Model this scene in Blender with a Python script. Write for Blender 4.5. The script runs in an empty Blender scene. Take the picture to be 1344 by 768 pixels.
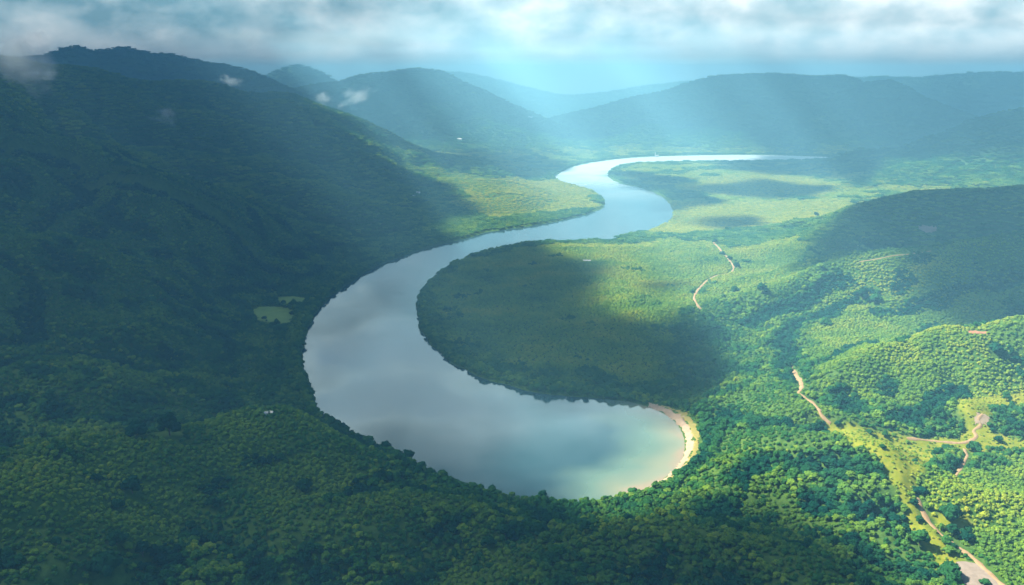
import bpy, math, random
import numpy as np
from mathutils import Vector

rng = np.random.default_rng(7)
random.seed(7)
scene = bpy.context.scene
col = scene.collection
R = math.radians

# ------------------------------------------------------------------ camera
FPX = 1164.0                 # focal length in pixels of a 1344 px wide picture
HCAM = 500.0
PITCH = R(13.7)
cp, sp = math.cos(PITCH), math.sin(PITCH)


def ray(u, v):
    x = (np.asarray(u, float) - 672.0) / FPX
    y = -(np.asarray(v, float) - 384.0) / FPX
    return x, cp + y * sp, -sp + y * cp      # world dx, dy, dz


def at(u, v, z=0.0):
    """the point of height z that the picture shows at u, v"""
    dx, dy, dz = ray(u, v)
    t = (z - HCAM) / dz
    return np.stack([dx * t, dy * t], -1)


def far_at(u, v, dist):
    """the point at horizontal distance dist in the direction u, v -> x, y, z"""
    dx, dy, dz = ray(u, v)
    t = dist / np.hypot(dx, dy)
    return np.stack([dx * t, dy * t, HCAM + dz * t], -1)


def project(x, y, z):
    dz = z - HCAM
    depth = y * cp - dz * sp
    up = y * sp + dz * cp
    return 672 + FPX * x / depth, 384 - FPX * up / depth, depth


cam_data = bpy.data.cameras.new('camera')
cam_data.sensor_width = 36.0
cam_data.lens = 36.0 * FPX / 1344.0
cam_data.clip_start = 1.0
cam_data.clip_end = 200000.0
cam = bpy.data.objects.new('camera', cam_data)
cam.location = (0, 0, HCAM)
cam.rotation_euler = (math.pi / 2 - PITCH, 0, 0)
col.objects.link(cam)
scene.camera = cam


# ------------------------------------------------------------------ noise
def _hash(ix, iy, seed):
    h = (ix.astype(np.int64) * 374761393 + iy.astype(np.int64) * 668265263 + seed * 982451653) & 0xFFFFFFFF
    h = ((h ^ (h >> 13)) * 1274126177) & 0xFFFFFFFF
    h = (h ^ (h >> 16)) & 0xFFFFFFFF
    return h


def perlin(x, y, seed=0):
    ix, iy = np.floor(x), np.floor(y)
    fx, fy = x - ix, y - iy
    u = fx * fx * fx * (fx * (fx * 6 - 15) + 10)
    w = fy * fy * fy * (fy * (fy * 6 - 15) + 10)

    def g(ax, ay, dx, dy):
        a = _hash(ax, ay, seed) * (2 * math.pi / 4294967296.0)
        return np.cos(a) * dx + np.sin(a) * dy
    a = g(ix, iy, fx, fy)
    b = g(ix + 1, iy, fx - 1, fy)
    c = g(ix, iy + 1, fx, fy - 1)
    d = g(ix + 1, iy + 1, fx - 1, fy - 1)
    return ((a + (b - a) * u) * (1 - w) + (c + (d - c) * u) * w) * 1.5


def fbm(x, y, scale, octs=4, seed=0, gain=0.5):
    v, amp, s = 0.0, 1.0, 1.0 / scale
    for o in range(octs):
        v = v + amp * perlin(x * s + 17.3 * o, y * s - 9.1 * o, seed + o)
        amp *= gain
        s *= 2.03
    return v


def sstep(a, b, x):
    t = np.clip((x - a) / (b - a), 0, 1)
    return t * t * (3 - 2 * t)


# ------------------------------------------------------------------ polygons
def catmull(pts, n=4, closed=True):
    p = np.asarray(pts, float)
    m = len(p)
    out = []
    for i in range(m if closed else m - 1):
        if closed:
            a, b, c, d = p[i - 1], p[i], p[(i + 1) % m], p[(i + 2) % m]
        else:
            a, b, c, d = p[max(i - 1, 0)], p[i], p[i + 1], p[min(i + 2, m - 1)]
        for k in range(n):
            t = k / n
            out.append(0.5 * (2 * b + (c - a) * t + (2 * a - 5 * b + 4 * c - d) * t * t + (3 * b - a - 3 * c + d) * t ** 3))
    if not closed:
        out.append(p[-1])
    return np.array(out)


def seg_dist(X, Y, P, closed=True, want_t=False):
    """distance from points to a polyline (and the index + fraction of the nearest point)"""
    best = np.full(X.shape, 1e18)
    bt = np.zeros(X.shape)
    m = len(P)
    for i in range(m if closed else m - 1):
        ax, ay = P[i][0], P[i][1]
        bx, by = P[(i + 1) % m][0] - ax, P[(i + 1) % m][1] - ay
        L = bx * bx + by * by + 1e-9
        t = np.clip(((X - ax) * bx + (Y - ay) * by) / L, 0, 1)
        d = (X - ax - t * bx) ** 2 + (Y - ay - t * by) ** 2
        if want_t:
            k = d < best
            bt[k] = i + t[k]
        best = np.minimum(best, d)
    return (np.sqrt(best), bt) if want_t else np.sqrt(best)


def inside(X, Y, P):
    c = np.zeros(X.shape, bool)
    m = len(P)
    for i in range(m):
        ax, ay = P[i][0], P[i][1]
        bx, by = P[(i + 1) % m][0], P[(i + 1) % m][1]
        if ay == by:
            continue
        k = ((ay > Y) != (by > Y)) & (X < (bx - ax) * (Y - ay) / (by - ay) + ax)
        c ^= k
    return c


def sdf(X, Y, P):
    """negative inside"""
    d = seg_dist(X, Y, P)
    return np.where(inside(X, Y, P), -d, d)


class Field:
    """a function sampled on a grid and read back bilinearly"""
    def __init__(self, x0, x1, y0, y1, step, fn, outside):
        self.x0, self.y0, self.s, self.o = x0, y0, step, outside
        xs, ys = np.arange(x0, x1 + step, step), np.arange(y0, y1 + step, step)
        X, Y = np.meshgrid(xs, ys)
        self.v = fn(X, Y)
        self.nx, self.ny = len(xs), len(ys)

    def __call__(self, x, y):
        fx, fy = (x - self.x0) / self.s, (y - self.y0) / self.s
        ok = (fx >= 0) & (fy >= 0) & (fx < self.nx - 1) & (fy < self.ny - 1)
        ix = np.clip(fx.astype(int), 0, self.nx - 2)
        iy = np.clip(fy.astype(int), 0, self.ny - 2)
        a, b = fx - ix, fy - iy
        v = self.v
        r = (v[iy, ix] * (1 - a) + v[iy, ix + 1] * a) * (1 - b) + (v[iy + 1, ix] * (1 - a) + v[iy + 1, ix + 1] * a) * b
        return np.where(ok, r, self.o)


# ------------------------------------------------------------------ the river outline
RIVER_PX = [
    (1092, 206.5), (1000, 203.5), (930, 203.8), (862, 205.5), (820, 208), (790, 211.5), (760, 217), (740, 224), (729, 232),
    (738, 238), (757, 243.5), (777, 250), (789, 258), (793, 266), (788, 274), (770, 281), (740, 288.5), (700, 296), (665, 301),
    (640, 305), (610, 313), (570, 323), (530, 336), (500, 347), (470, 363), (443, 382), (422, 402), (408, 422), (400, 440),
    (397, 456), (398, 482), (406, 504), (412, 519), (419, 535), (431, 549), (452, 563), (484, 580), (516, 597), (548, 612),
    (580, 628), (612, 640), (652, 650), (700, 656), (742, 659), (780, 658), (815, 652), (848, 641), (873, 627), (890, 611),
    (899, 594), (899, 577), (893, 561), (880, 548), (862, 538),
    (838, 530), (800, 524), (740, 520), (690, 512), (640, 498), (603, 482), (575, 462), (557, 440), (549, 420), (547, 404),
    (549, 390), (557, 377), (572, 361), (592, 348), (622, 335), (662, 325), (702, 319), (760, 316), (800, 315.5), (814, 311),
    (842, 305), (864, 297), (880, 288), (883, 277), (875, 263), (860, 253), (840, 246), (815, 241), (801, 233.5), (798, 228),
    (805, 221.5), (826, 216), (860, 214), (930, 212.5), (1000, 212), (1060, 210.5)]
RIVER = at(*np.array(RIVER_PX).T)
RIVER = catmull(RIVER, 8)
RIVER = RIVER + np.stack([6 * fbm(RIVER[:, 0], RIVER[:, 1], 55, 3, 401), 6 * fbm(RIVER[:, 0], RIVER[:, 1], 55, 3, 405)], -1) * np.clip(np.hypot(RIVER[:, 0] - 200, RIVER[:, 1] - 1130) / 250 - 0.4, 0.15, 1)[:, None]
RIVER_SDF = Field(-900, 2900, 780, 7000, 7.0, lambda X, Y: sdf(X, Y, RIVER), 500.0)

# ------------------------------------------------------------------ ridges: crest points (u, v, horizontal distance), width, sharpness


class Ridge:
    def __init__(self, pts, width, power=1.5, rough=0.10, scale=420.0, seed=0, far_width=None, gully=0.0):
        a = np.array(pts, float)
        P = far_at(a[:, 0], a[:, 1], a[:, 2])
        self.P = catmull(P, 4, closed=False)
        self.w = width
        self.fw = far_width or width
        self.p = power
        self.octs = 5
        self.rough, self.scale, self.seed, self.gully = rough, scale, seed, gully
        m = 2.4 * max(self.w, self.fw)
        self.box = (self.P[:, 0].min() - m, self.P[:, 0].max() + m, self.P[:, 1].min() - m, self.P[:, 1].max() + m)

    def __call__(self, x, y):
        out = np.zeros(x.shape)
        b = self.box
        k = (x > b[0]) & (x < b[1]) & (y > b[2]) & (y < b[3])
        if not k.any():
            return out
        X, Y = x[k], y[k]
        wx = X + self.scale * 0.35 * fbm(X, Y, self.scale, 3, self.seed + 50)
        wy = Y + self.scale * 0.35 * fbm(X, Y, self.scale, 3, self.seed + 70)
        # the crest itself keeps its traced line: the warp fades in with distance from it
        d0 = seg_dist(X, Y, self.P, closed=False)
        f = sstep(0, self.w * 0.6, d0)
        X2, Y2 = X + (wx - X) * f, Y + (wy - Y) * f
        d, t = seg_dist(X2, Y2, self.P, closed=False, want_t=True)
        i = np.clip(t.astype(int), 0, len(self.P) - 2)
        fr = t - i
        zc = self.P[i, 2] * (1 - fr) + self.P[i + 1, 2] * fr
        py = self.P[i, 1] * (1 - fr) + self.P[i + 1, 1] * fr
        w = np.where(Y2 > py, self.fw, self.w)
        q = d / w
        h = zc * np.exp(-(q ** self.p) * 1.6)
        amp = self.rough * zc * np.exp(-(np.maximum(q - 0.45, 0) ** 2) * 2.0) * sstep(0.02, 0.35, q)
        h = h + amp * fbm(X, Y, self.scale, self.octs, self.seed)
        if self.gully:
            g = np.abs(fbm(X, Y, self.scale * 0.8, 3, self.seed + 33))
            h = h - self.gully * zc * (1 - sstep(0, 0.22, g)) * sstep(0.05, 0.4, q) * np.exp(-q * q)
        edge = np.minimum.reduce([X - b[0], b[1] - X, Y - b[2], b[3] - Y])
        out[k] = np.maximum(h, 0) * sstep(0, 150, edge)
        return out


# ridges that are hills of their own
HILLS = [
    ('hill', Ridge([(-420, 60, 2300), (-200, 58, 2700), (-60, 62, 3000), (0, 68, 3150), (50, 78, 3300), (100, 83, 3450), (133, 89, 3550), (167, 99, 3650), (200, 103, 3750),
                    (233, 101.5, 3850), (267, 103.5, 3950), (293, 109, 4050), (315, 117, 4150), (350, 119.5, 4250), (363, 118, 4320), (380, 120, 4400), (400, 128, 4500),
                    (433, 140, 4650), (452, 147, 4750), (475, 162, 4900), (500, 180, 5050), (520, 193, 5200), (545, 203, 5350)], 1000, 1.25, 0.13, 620, 3, 900, 0.10),
     'dark forested hillside rising from the left bank of the river, its crest in deep shade'),
    ('mountain', Ridge([(-150, 60, 5315), (-40, 72, 5505), (50, 71, 5695), (85, 61, 5790), (100, 59, 5837), (130, 64, 5885), (160, 60, 5979), (200, 67.5, 6074), (225, 69, 6122), (260, 77, 6169),
                        (310, 86, 6264), (340, 96, 6359), (362, 108, 6454), (385, 125, 6549)], 1100, 1.3, 0.07, 600, 11),
     'blue mountain ridge behind the dark hillside, the highest crest in sight'),
    ('mountain', Ridge([(360, 135, 7000), (380, 117, 7000), (420, 108, 7000), (448, 105, 7000), (458, 100, 7000), (480, 95.5, 7000), (510, 92, 7000), (540, 88.5, 7000), (570, 89.5, 7000), (590, 95, 7000),
                        (605, 104, 7000), (640, 119, 7050), (670, 134, 7100), (710, 152, 7200), (740, 168, 7300)], 1000, 1.35, 0.06, 600, 21),
     'round-topped blue mountain standing in the haze between the two ranges'),
    ('mountain', Ridge([(700, 160, 8000), (740, 149, 8000), (780, 140, 7900), (830, 126, 7800), (880, 116, 7700), (900, 108, 7600), (935, 98.5, 7500), (960, 96.5, 7500), (1000, 94.5, 7500), (1035, 95.5, 7500),
                        (1070, 98, 7500), (1100, 97, 7500), (1120, 100, 7500), (1135, 106, 7500), (1165, 104, 7450), (1180, 108, 7400), (1200, 120, 7300), (1240, 137, 7200), (1280, 153, 7100), (1310, 170, 7000)],
                       1000, 1.35, 0.06, 600, 31),
     'long flat-topped blue mountain beyond the far bend of the river'),
    ('hill', Ridge([(1130, 206, 6000), (1150, 203, 5900), (1200, 195, 5700), (1240, 178, 5500), (1280, 159, 5300), (1297, 149.5, 5200), (1320, 144, 5100), (1344, 139, 5050), (1420, 126, 4950), (1540, 112, 4900), (1680, 100, 4900)],
                   760, 1.3, 0.06, 460, 41, 800),
     'steep dark hill at the right of the valley in front of the long mountain'),
]
FAR_HILLS = [
    ('mountain', Ridge([(320, 110, 10500), (360, 93, 10500), (390, 84, 10500), (420, 93, 10500), (445, 108, 10500)], 1100, 1.4, 0.05, 900, 51),
     'faint small peak far behind, between the blue ridge and the round-topped mountain'),
    ('mountain', Ridge([(560, 96, 12500), (600, 94, 12500), (640, 101, 12500), (700, 116, 12500), (740, 124, 12500), (790, 121, 12500), (840, 113, 12500), (880, 108, 12500), (930, 104, 12500)], 1500, 1.4, 0.05, 900, 61),
     'palest mountain, closing the hazy gap at the head of the valley'),
    ('mountain', Ridge([(1060, 104, 10800), (1150, 100, 10800), (1200, 101, 10800), (1240, 98, 10700), (1280, 94.5, 10600), (1344, 93.5, 10500), (1450, 90, 10400), (1600, 96, 10400)], 1400, 1.4, 0.05, 900, 71),
     'pale blue mountain behind the right shoulder of the long mountain'),
]
# folds of the ground itself
FOLDS = [
    Ridge([(120, 196, 3000), (200, 199, 3100), (283, 203, 3250), (413, 211, 3600), (450, 228, 3650), (500, 250, 3600)], 420, 1.5, 0.08, 300, 81),
    Ridge([(1000, 322, 2680), (1060, 310, 2700), (1100, 292, 2750), (1140, 273, 2800), (1180, 263, 2830), (1220, 258.5, 2850), (1270, 256, 2870), (1344, 251, 2900), (1460, 240, 2950), (1600, 230, 3000)], 330, 1.5, 0.10, 240, 91),
    Ridge([(880, 413, 1830), (950, 401, 1890), (1010, 386, 1950), (1060, 366, 2020), (1100, 351, 2070), (1150, 341, 2110), (1220, 332, 2150), (1344, 311, 2230), (1480, 292, 2300)], 170, 1.5, 0.12, 150, 101),
    Ridge([(1060, 520, 1290), (1120, 482, 1400), (1180, 456, 1490), (1240, 438, 1550), (1344, 425, 1600), (1480, 410, 1650)], 160, 1.5, 0.15, 120, 111),
    Ridge([(930, 590, 1080), (1000, 575, 1110), (1080, 580, 1095), (1140, 590, 1075)], 140, 1.7, 0.2, 60, 121),
    Ridge([(-300, 640, 900), (-120, 622, 930), (0, 607, 955), (100, 593, 985), (200, 577, 1020), (300, 557, 1070), (380, 542, 1110), (420, 540, 1120)], 230, 1.8, 0.12, 90, 141, 130),
    Ridge([(430, 690, 850), (520, 668, 890), (590, 668, 890), (620, 690, 870)], 110, 1.8, 0.2, 50, 151),
    Ridge([(700, 765, 770), (780, 715, 830), (880, 705, 845), (980, 725, 825), (1060, 755, 790)], 120, 1.8, 0.2, 50, 161),
]
for r_ in FOLDS:          # the folds are smooth, without crags
    r_.rough *= 0.4
    r_.scale *= 1.8
    r_.octs = 3
GULLIES = []      # lines of the dark wooded gullies, filled in below


def base_height(x, y):
    s = RIVER_SDF(x, y)
    land = 4.0 + 3.0 * fbm(x, y, 260, 4, 5) + 0.012 * np.clip(s, 0, 900)
    f = 0.0
    for r in FOLDS:
        h = r(x, y)
        f = np.maximum(f, h) + 0.35 * np.minimum(f, h)
    f = f * sstep(0, 130, s)
    bank = np.where(s < 0, np.maximum(s * 0.12, -6), np.minimum(s * 0.09, 1.0) * land.clip(1.5))
    z = bank + f * sstep(0, 40, s)
    if GULLIES:
        z = z - 11.0 * gully_amount(x, y, 26.0) * sstep(15, 60, s)
    # small humps and hollows of the open hills
    rr = np.hypot(x, y)
    z = z + 3.5 * np.maximum(fbm(x, y, 130, 3, 9), -0.4) * sstep(20, 150, s) * (1 - sstep(3500, 5000, rr)) * (0.35 + 0.65 * sstep(5, 40, f))
    return z


def gully_amount(x, y, w):
    out = np.zeros(x.shape)
    k = (np.hypot(x, y) < 2600) & (x > 0)
    if k.any():
        d = np.full(k.sum(), 1e9)
        X, Y = x[k], y[k]
        X, Y = X + 9 * fbm(X, Y, 60, 2, 301), Y + 9 * fbm(X, Y, 60, 2, 305)
        for P in GULLIES:
            d = np.minimum(d, seg_dist(X, Y, P, closed=False))
        out[k] = np.exp(-(d / w) ** 2)
    return out


def hill_height(r, x, y):
    # the flanks run out before the river
    return r(x, y) * sstep(10, 420, RIVER_SDF(x, y)) - 14.0


def hills_height(x, y):
    h = np.full(x.shape, -1e3)
    for _n, r, _l in HILLS + FAR_HILLS:
        h = np.maximum(h, hill_height(r, x, y))
    return h


def surf(x, y):
    x, y = np.atleast_1d(np.asarray(x, float)), np.atleast_1d(np.asarray(y, float))
    return np.maximum(base_height(x, y), hills_height(x, y))


def drop(u, v):
    """the first point of the land that the picture shows at u, v (march along the sight line)"""
    dx, dy, dz = ray(u, v)
    t = np.linspace(600, 9000, 2400)
    x, y, z = dx * t, dy * t, HCAM + dz * t
    g = surf(x, y)
    k = np.argmax(z < g) if (z < g).any() else len(t) - 1
    return np.array([x[k], y[k], g[k]])


def drop_all(pts):
    return np.array([drop(u, v) for u, v in pts])


GULLIES_PX = [
    [(1046, 478), (1036, 462), (1030, 445), (1040, 428), (1066, 416), (1096, 405), (1133, 391), (1165, 378), (1190, 368)],
    [(1150, 408), (1200, 400), (1250, 384), (1290, 375), (1344, 362)],
    [(1100, 462), (1140, 452), (1182, 443), (1225, 428), (1280, 424), (1336, 414)],
    [(1105, 520), (1164, 541), (1215, 530), (1250, 512)],
    [(1060, 612), (1090, 606), (1125, 606), (1154, 617)],
    [(1065, 655), (1092, 662), (1125, 668), (1155, 678)],
    [(985, 425), (1015, 410), (1050, 396), (1085, 375), (1110, 362)],
]
GULLIES += [catmull(drop_all(p)[:, :2], 3, False) for p in GULLIES_PX]


# ------------------------------------------------------------------ mesh helpers
def link(name, me, parent=None, mat=None):
    o = bpy.data.objects.new(name, me)
    col.objects.link(o)
    if parent is not None:
        o.parent = parent
    if mat is not None:
        me.materials.append(mat)
    return o


def mesh_np(name, V, F, smooth=True):
    me = bpy.data.meshes.new(name)
    V = np.asarray(V, np.float32)
    F = np.asarray(F, np.int32)
    k = F.shape[1]
    me.vertices.add(len(V))
    me.vertices.foreach_set('co', V.ravel())
    me.loops.add(F.size)
    me.loops.foreach_set('vertex_index', F.ravel())
    me.polygons.add(len(F))
    me.polygons.foreach_set('loop_start', np.arange(0, F.size, k, dtype=np.int32))
    me.polygons.foreach_set('use_smooth', np.full(len(F), smooth))
    me.update(calc_edges=True)
    return me


def grid_faces(nr, nc, keep=None):
    i = np.arange(nr - 1)[:, None] * nc + np.arange(nc - 1)[None, :]
    F = np.stack([i, i + 1, i + nc + 1, i + nc], -1).reshape(-1, 4)
    if keep is not None:
        F = F[keep.reshape(-1)]
    return F


def compact(V, F):
    used = np.unique(F)
    m = np.full(len(V), -1)
    m[used] = np.arange(len(used))
    return V[used], m[F], used


def set_attr(me, name, val):
    a = me.attributes.new(name, 'FLOAT', 'POINT')
    a.data.foreach_set('value', np.asarray(val, np.float32))


def tag(o, label, cat=None, group=None, kind=None):
    o['label'] = label
    if cat:
        o['category'] = cat
    if group:
        o['group'] = group
    if kind:
        o['kind'] = kind
    return o


# ------------------------------------------------------------------ materials
def new_mat(name):
    m = bpy.data.materials.new(name)
    m.use_nodes = True
    nt = m.node_tree
    nt.nodes.clear()
    out = nt.nodes.new('ShaderNodeOutputMaterial')
    return m, nt, out


def N(nt, t, **kw):
    n = nt.nodes.new(t)
    for k, v in kw.items():
        if k.startswith('i_'):
            n.inputs[k[2:].replace('_', ' ')].default_value = v
        else:
            setattr(n, k, v)
    return n


def ramp(nt, fac, stops):
    n = nt.nodes.new('ShaderNodeValToRGB')
    e = n.color_ramp.elements
    while len(e) < len(stops):
        e.new(0.5)
    for el, (p, c) in zip(e, stops):
        el.position = p
        el.color = (*c, 1) if len(c) == 3 else c
    nt.links.new(fac, n.inputs['Fac'])
    return n.outputs['Color']


def mixc(nt, fac, a, b):
    n = nt.nodes.new('ShaderNodeMix')
    n.data_type = 'RGBA'
    for s, v in ((0, fac), (6, a), (7, b)):
        if hasattr(v, 'is_output'):
            nt.links.new(v, n.inputs[s])
        else:
            n.inputs[s].default_value = v if s == 0 else (*v, 1)
    return n.outputs[2]


def math_n(nt, op, a, b=0.0, clamp=False):
    n = nt.nodes.new('ShaderNodeMath')
    n.operation = op
    n.use_clamp = clamp
    for s, v in ((0, a), (1, b)):
        if hasattr(v, 'is_output'):
            nt.links.new(v, n.inputs[s])
        else:
            n.inputs[s].default_value = v
    return n.outputs[0]


def noise_n(nt, vec, scale, detail=4, rough=0.55, out='Fac'):
    n = N(nt, 'ShaderNodeTexNoise')
    n.inputs['Scale'].default_value = scale
    n.inputs['Detail'].default_value = detail
    n.inputs['Roughness'].default_value = rough
    if vec is not None:
        nt.links.new(vec, n.inputs['Vector'])
    return n.outputs[out]


def simple_mat(name, c1, c2, scale=0.5, rough=0.9, bump=0.0):
    m, nt, out = new_mat(name)
    tc = N(nt, 'ShaderNodeTexCoord')
    f = noise_n(nt, tc.outputs['Object'], scale, 5, 0.6)
    c = ramp(nt, f, [(0.3, c1), (0.7, c2)])
    b = N(nt, 'ShaderNodeBsdfPrincipled')
    b.inputs['Roughness'].default_value = rough
    nt.links.new(c, b.inputs['Base Color'])
    if bump:
        bp = N(nt, 'ShaderNodeBump')
        bp.inputs['Strength'].default_value = bump
        nt.links.new(f, bp.inputs['Height'])
        nt.links.new(bp.outputs[0], b.inputs['Normal'])
    nt.links.new(b.outputs[0], out.inputs['Surface'])
    return m


def ground_mat():
    m, nt, out = new_mat('undergrowth')
    geo = N(nt, 'ShaderNodeNewGeometry')
    pos = geo.outputs['Position']
    f1 = noise_n(nt, pos, 0.11, 6, 0.65)
    f2 = noise_n(nt, pos, 0.012, 4, 0.6)
    under = ramp(nt, f1, [(0.3, (0.022, 0.055, 0.014)), (0.7, (0.065, 0.12, 0.025))])
    low = ramp(nt, f1, [(0.3, (0.024, 0.066, 0.012)), (0.7, (0.06, 0.115, 0.02))])
    under = mixc(nt, N(nt, 'ShaderNodeAttribute', attribute_name='low_cover').outputs['Fac'], under, low)
    mead = ramp(nt, f1, [(0.25, (0.075, 0.115, 0.013)), (0.5, (0.14, 0.16, 0.015)), (0.75, (0.22, 0.20, 0.03))])
    at_ = N(nt, 'ShaderNodeAttribute', attribute_name='meadow')
    mk = math_n(nt, 'ADD', at_.outputs['Fac'], math_n(nt, 'MULTIPLY', math_n(nt, 'SUBTRACT', f2, 0.5), 0.3), True)
    c = mixc(nt, mk, under, mead)
    b = N(nt, 'ShaderNodeBsdfDiffuse')
    bp = N(nt, 'ShaderNodeBump')
    bp.inputs['Strength'].default_value = 0.5
    bp.inputs['Distance'].default_value = 2.0
    nt.links.new(f1, bp.inputs['Height'])
    nt.links.new(bp.outputs[0], b.inputs['Normal'])
    nt.links.new(c, b.inputs['Color'])
    nt.links.new(b.outputs[0], out.inputs['Surface'])
    return m


def leaf_mat(name, stops, trans=0.25):
    """foliage: the tint of the single plant and its own leaf clusters vary"""
    m, nt, out = new_mat(name)
    tint = N(nt, 'ShaderNodeAttribute', attribute_name='tint', attribute_type='INSTANCER').outputs['Fac']
    oi = N(nt, 'ShaderNodeObjectInfo')
    tc = N(nt, 'ShaderNodeTexCoord')
    f = noise_n(nt, tc.outputs['Object'], 0.55, 4, 0.65)
    t = math_n(nt, 'ADD', tint, math_n(nt, 'MULTIPLY', math_n(nt, 'SUBTRACT', f, 0.5), 0.26))
    t = math_n(nt, 'ADD', t, math_n(nt, 'MULTIPLY', math_n(nt, 'SUBTRACT', oi.outputs['Random'], 0.5), 0.10), True)
    c = ramp(nt, t, stops)
    d = N(nt, 'ShaderNodeBsdfDiffuse')
    tr = N(nt, 'ShaderNodeBsdfTranslucent')
    nt.links.new(c, d.inputs['Color'])
    nt.links.new(c, tr.inputs['Color'])
    mx = N(nt, 'ShaderNodeMixShader')
    mx.inputs[0].default_value = trans
    nt.links.new(d.outputs[0], mx.inputs[1])
    nt.links.new(tr.outputs[0], mx.inputs[2])
    nt.links.new(mx.outputs[0], out.inputs['Surface'])
    return m


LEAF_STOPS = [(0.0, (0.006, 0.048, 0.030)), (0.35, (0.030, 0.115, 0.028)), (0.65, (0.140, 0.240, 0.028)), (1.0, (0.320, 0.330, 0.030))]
M_LEAF = leaf_mat('leaves', LEAF_STOPS)
M_BARK = simple_mat('bark', (0.05, 0.035, 0.022), (0.11, 0.085, 0.06), 1.5)
M_GROUND = ground_mat()
M_SAND = simple_mat('pale_sand', (0.20, 0.14, 0.09), (0.29, 0.22, 0.15), 0.12, 0.95)
M_DIRT = simple_mat('track_dirt', (0.17, 0.105, 0.05), (0.27, 0.18, 0.09), 0.15, 0.95)
M_GRAVEL = simple_mat('gravel_pad', (0.13, 0.105, 0.085), (0.19, 0.155, 0.125), 0.25, 0.95)
M_RED = simple_mat('red_earth', (0.20, 0.085, 0.04), (0.26, 0.12, 0.06), 0.2, 0.95)
M_SCAR = simple_mat('bare_earth', (0.20, 0.13, 0.11), (0.30, 0.21, 0.19), 0.1, 0.95)
M_FIELD = simple_mat('field_grass', (0.075, 0.16, 0.014), (0.13, 0.22, 0.02), 0.06, 0.95)
M_STRIP = simple_mat('dry_grass', (0.13, 0.125, 0.02), (0.22, 0.18, 0.045), 0.1, 0.95)


# ------------------------------------------------------------------ open places (picture outlines, laid on the land)
MEADOW_PX = [
    [(1073, 545), (1095, 556), (1150, 568), (1200, 573), (1258, 576), (1270, 562), (1264, 545), (1245, 527), (1290, 522), (1344, 515), (1360, 530), (1302, 535), (1296, 552), (1302, 568), (1360, 576),
     (1360, 592), (1300, 590), (1284, 602), (1265, 590), (1240, 593), (1214, 611), (1190, 648), (1204, 672), (1226, 700), (1262, 734), (1235, 752), (1205, 712), (1182, 668), (1166, 625), (1150, 602), (1118, 582), (1085, 562)],
    [(1222, 680), (1246, 672), (1268, 676), (1276, 690), (1262, 700), (1246, 698), (1230, 692)],
    [(1190, 612), (1215, 606), (1218, 620), (1196, 640), (1180, 640)],
]
MEADOWS = []
for poly in MEADOW_PX:
    MEADOWS.append(drop_all(poly)[:, :2])
TRACKS_PX = [
    ([(1038, 482), (1044, 490), (1050, 500), (1052, 509), (1048, 516), (1056, 523), (1066, 529), (1074, 537), (1077, 546), (1090, 557)], 5.0,
     'pale dirt track winding down between the shrubs below the dark gully'),
    ([(1204, 654), (1207, 664), (1213, 676), (1221, 688), (1235, 703), (1255, 719), (1275, 733), (1296, 752), (1316, 770), (1340, 795)], 4.8,
     'long dirt track running through the yellow meadow past the gravel pad'),
    ([(1290, 546), (1284, 553), (1287, 560), (1278, 567), (1281, 575), (1272, 581), (1255, 582), (1225, 580), (1190, 578)], 4.0,
     'short sandy track crossing the meadow between two thickets'),
    ([(1266, 590), (1269, 600), (1264, 610), (1259, 618), (1253, 626)], 3.6,
     'stretch of dirt track half hidden under the bushes of the meadow'),
    ([(936, 318), (946, 329), (957, 341), (963, 351), (957, 359), (941, 362), (927, 369), (916, 381), (911, 391), (915, 400), (919, 406)], 4.6,
     'curving dirt track at the right edge of the green river bend'),
    ([(1128, 344), (1160, 339), (1195, 335), (1222, 331)], 2.0,
     'faint pale track along the sunlit ridge top under the shaded hill'),
]
PATCHES_PX = [
    ('gravel_pad', [(1254, 741), (1284, 742), (1306, 757), (1316, 772), (1300, 786), (1276, 782)], M_GRAVEL, 'grey gravel pad beside the dirt track'),
    ('bare_ground', [(1272, 435.3), (1280, 434), (1290, 434.8), (1295, 437), (1286, 438.6), (1275, 437.8)], M_RED, 'small patch of red bare earth on the sunlit ridge'),
    ('bare_ground', [(1205, 299), (1214, 296.5), (1226, 298), (1229, 303), (1221, 308), (1212, 305)], M_SCAR, 'pinkish bare scar on the shaded hill'),
    ('field', [(333, 408), (340, 403.5), (362, 403), (380, 406), (383, 414), (378, 424), (362, 426), (344, 422), (336, 415)], M_FIELD, 'larger yellow-green clearing in the dark forest by the river'),
    ('field', [(365, 391.5), (380, 390), (398, 391), (394, 399), (380, 401), (370, 398)], M_FIELD, 'smaller green clearing just behind the larger one by the river'),
    ('bare_ground', [(1280, 548), (1292, 546), (1297, 551), (1290, 558), (1281, 556)], M_SAND, 'sandy bare spot where the meadow track begins'),
]
TRACKS = []
for pts, w, lab in TRACKS_PX:
    TRACKS.append((catmull(drop_all(pts)[:, :2], 6, closed=False), w, lab))
PATCHES = [(n, catmull(drop_all(p)[:, :2], 5), m, lab) for n, p, m, lab in PATCHES_PX]
SAND_IN_PX = [(852, 535), (866, 540), (880, 548), (893, 561), (899, 577), (899, 594), (890, 611), (873, 627), (852, 640), (832, 648)]
SAND_OUT_PX = [(853, 531), (868, 536), (886, 544), (899, 556), (907, 570), (910, 585), (907, 598), (898, 612), (881, 628), (860, 641), (836, 650)]
STRIP_OUT_PX = [(866, 533), (888, 541), (905, 552), (915, 568), (919, 585), (915, 601), (905, 616), (884, 630)]
SAND_POLY = np.concatenate([catmull(at(*np.array(SAND_IN_PX).T), 5, False), catmull(at(*np.array(SAND_OUT_PX).T), 5, False)[::-1]])
STRIP_POLY = np.concatenate([catmull(at(*np.array(SAND_OUT_PX[1:-1]).T), 5, False), catmull(at(*np.array(STRIP_OUT_PX).T), 5, False)[::-1]])
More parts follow.
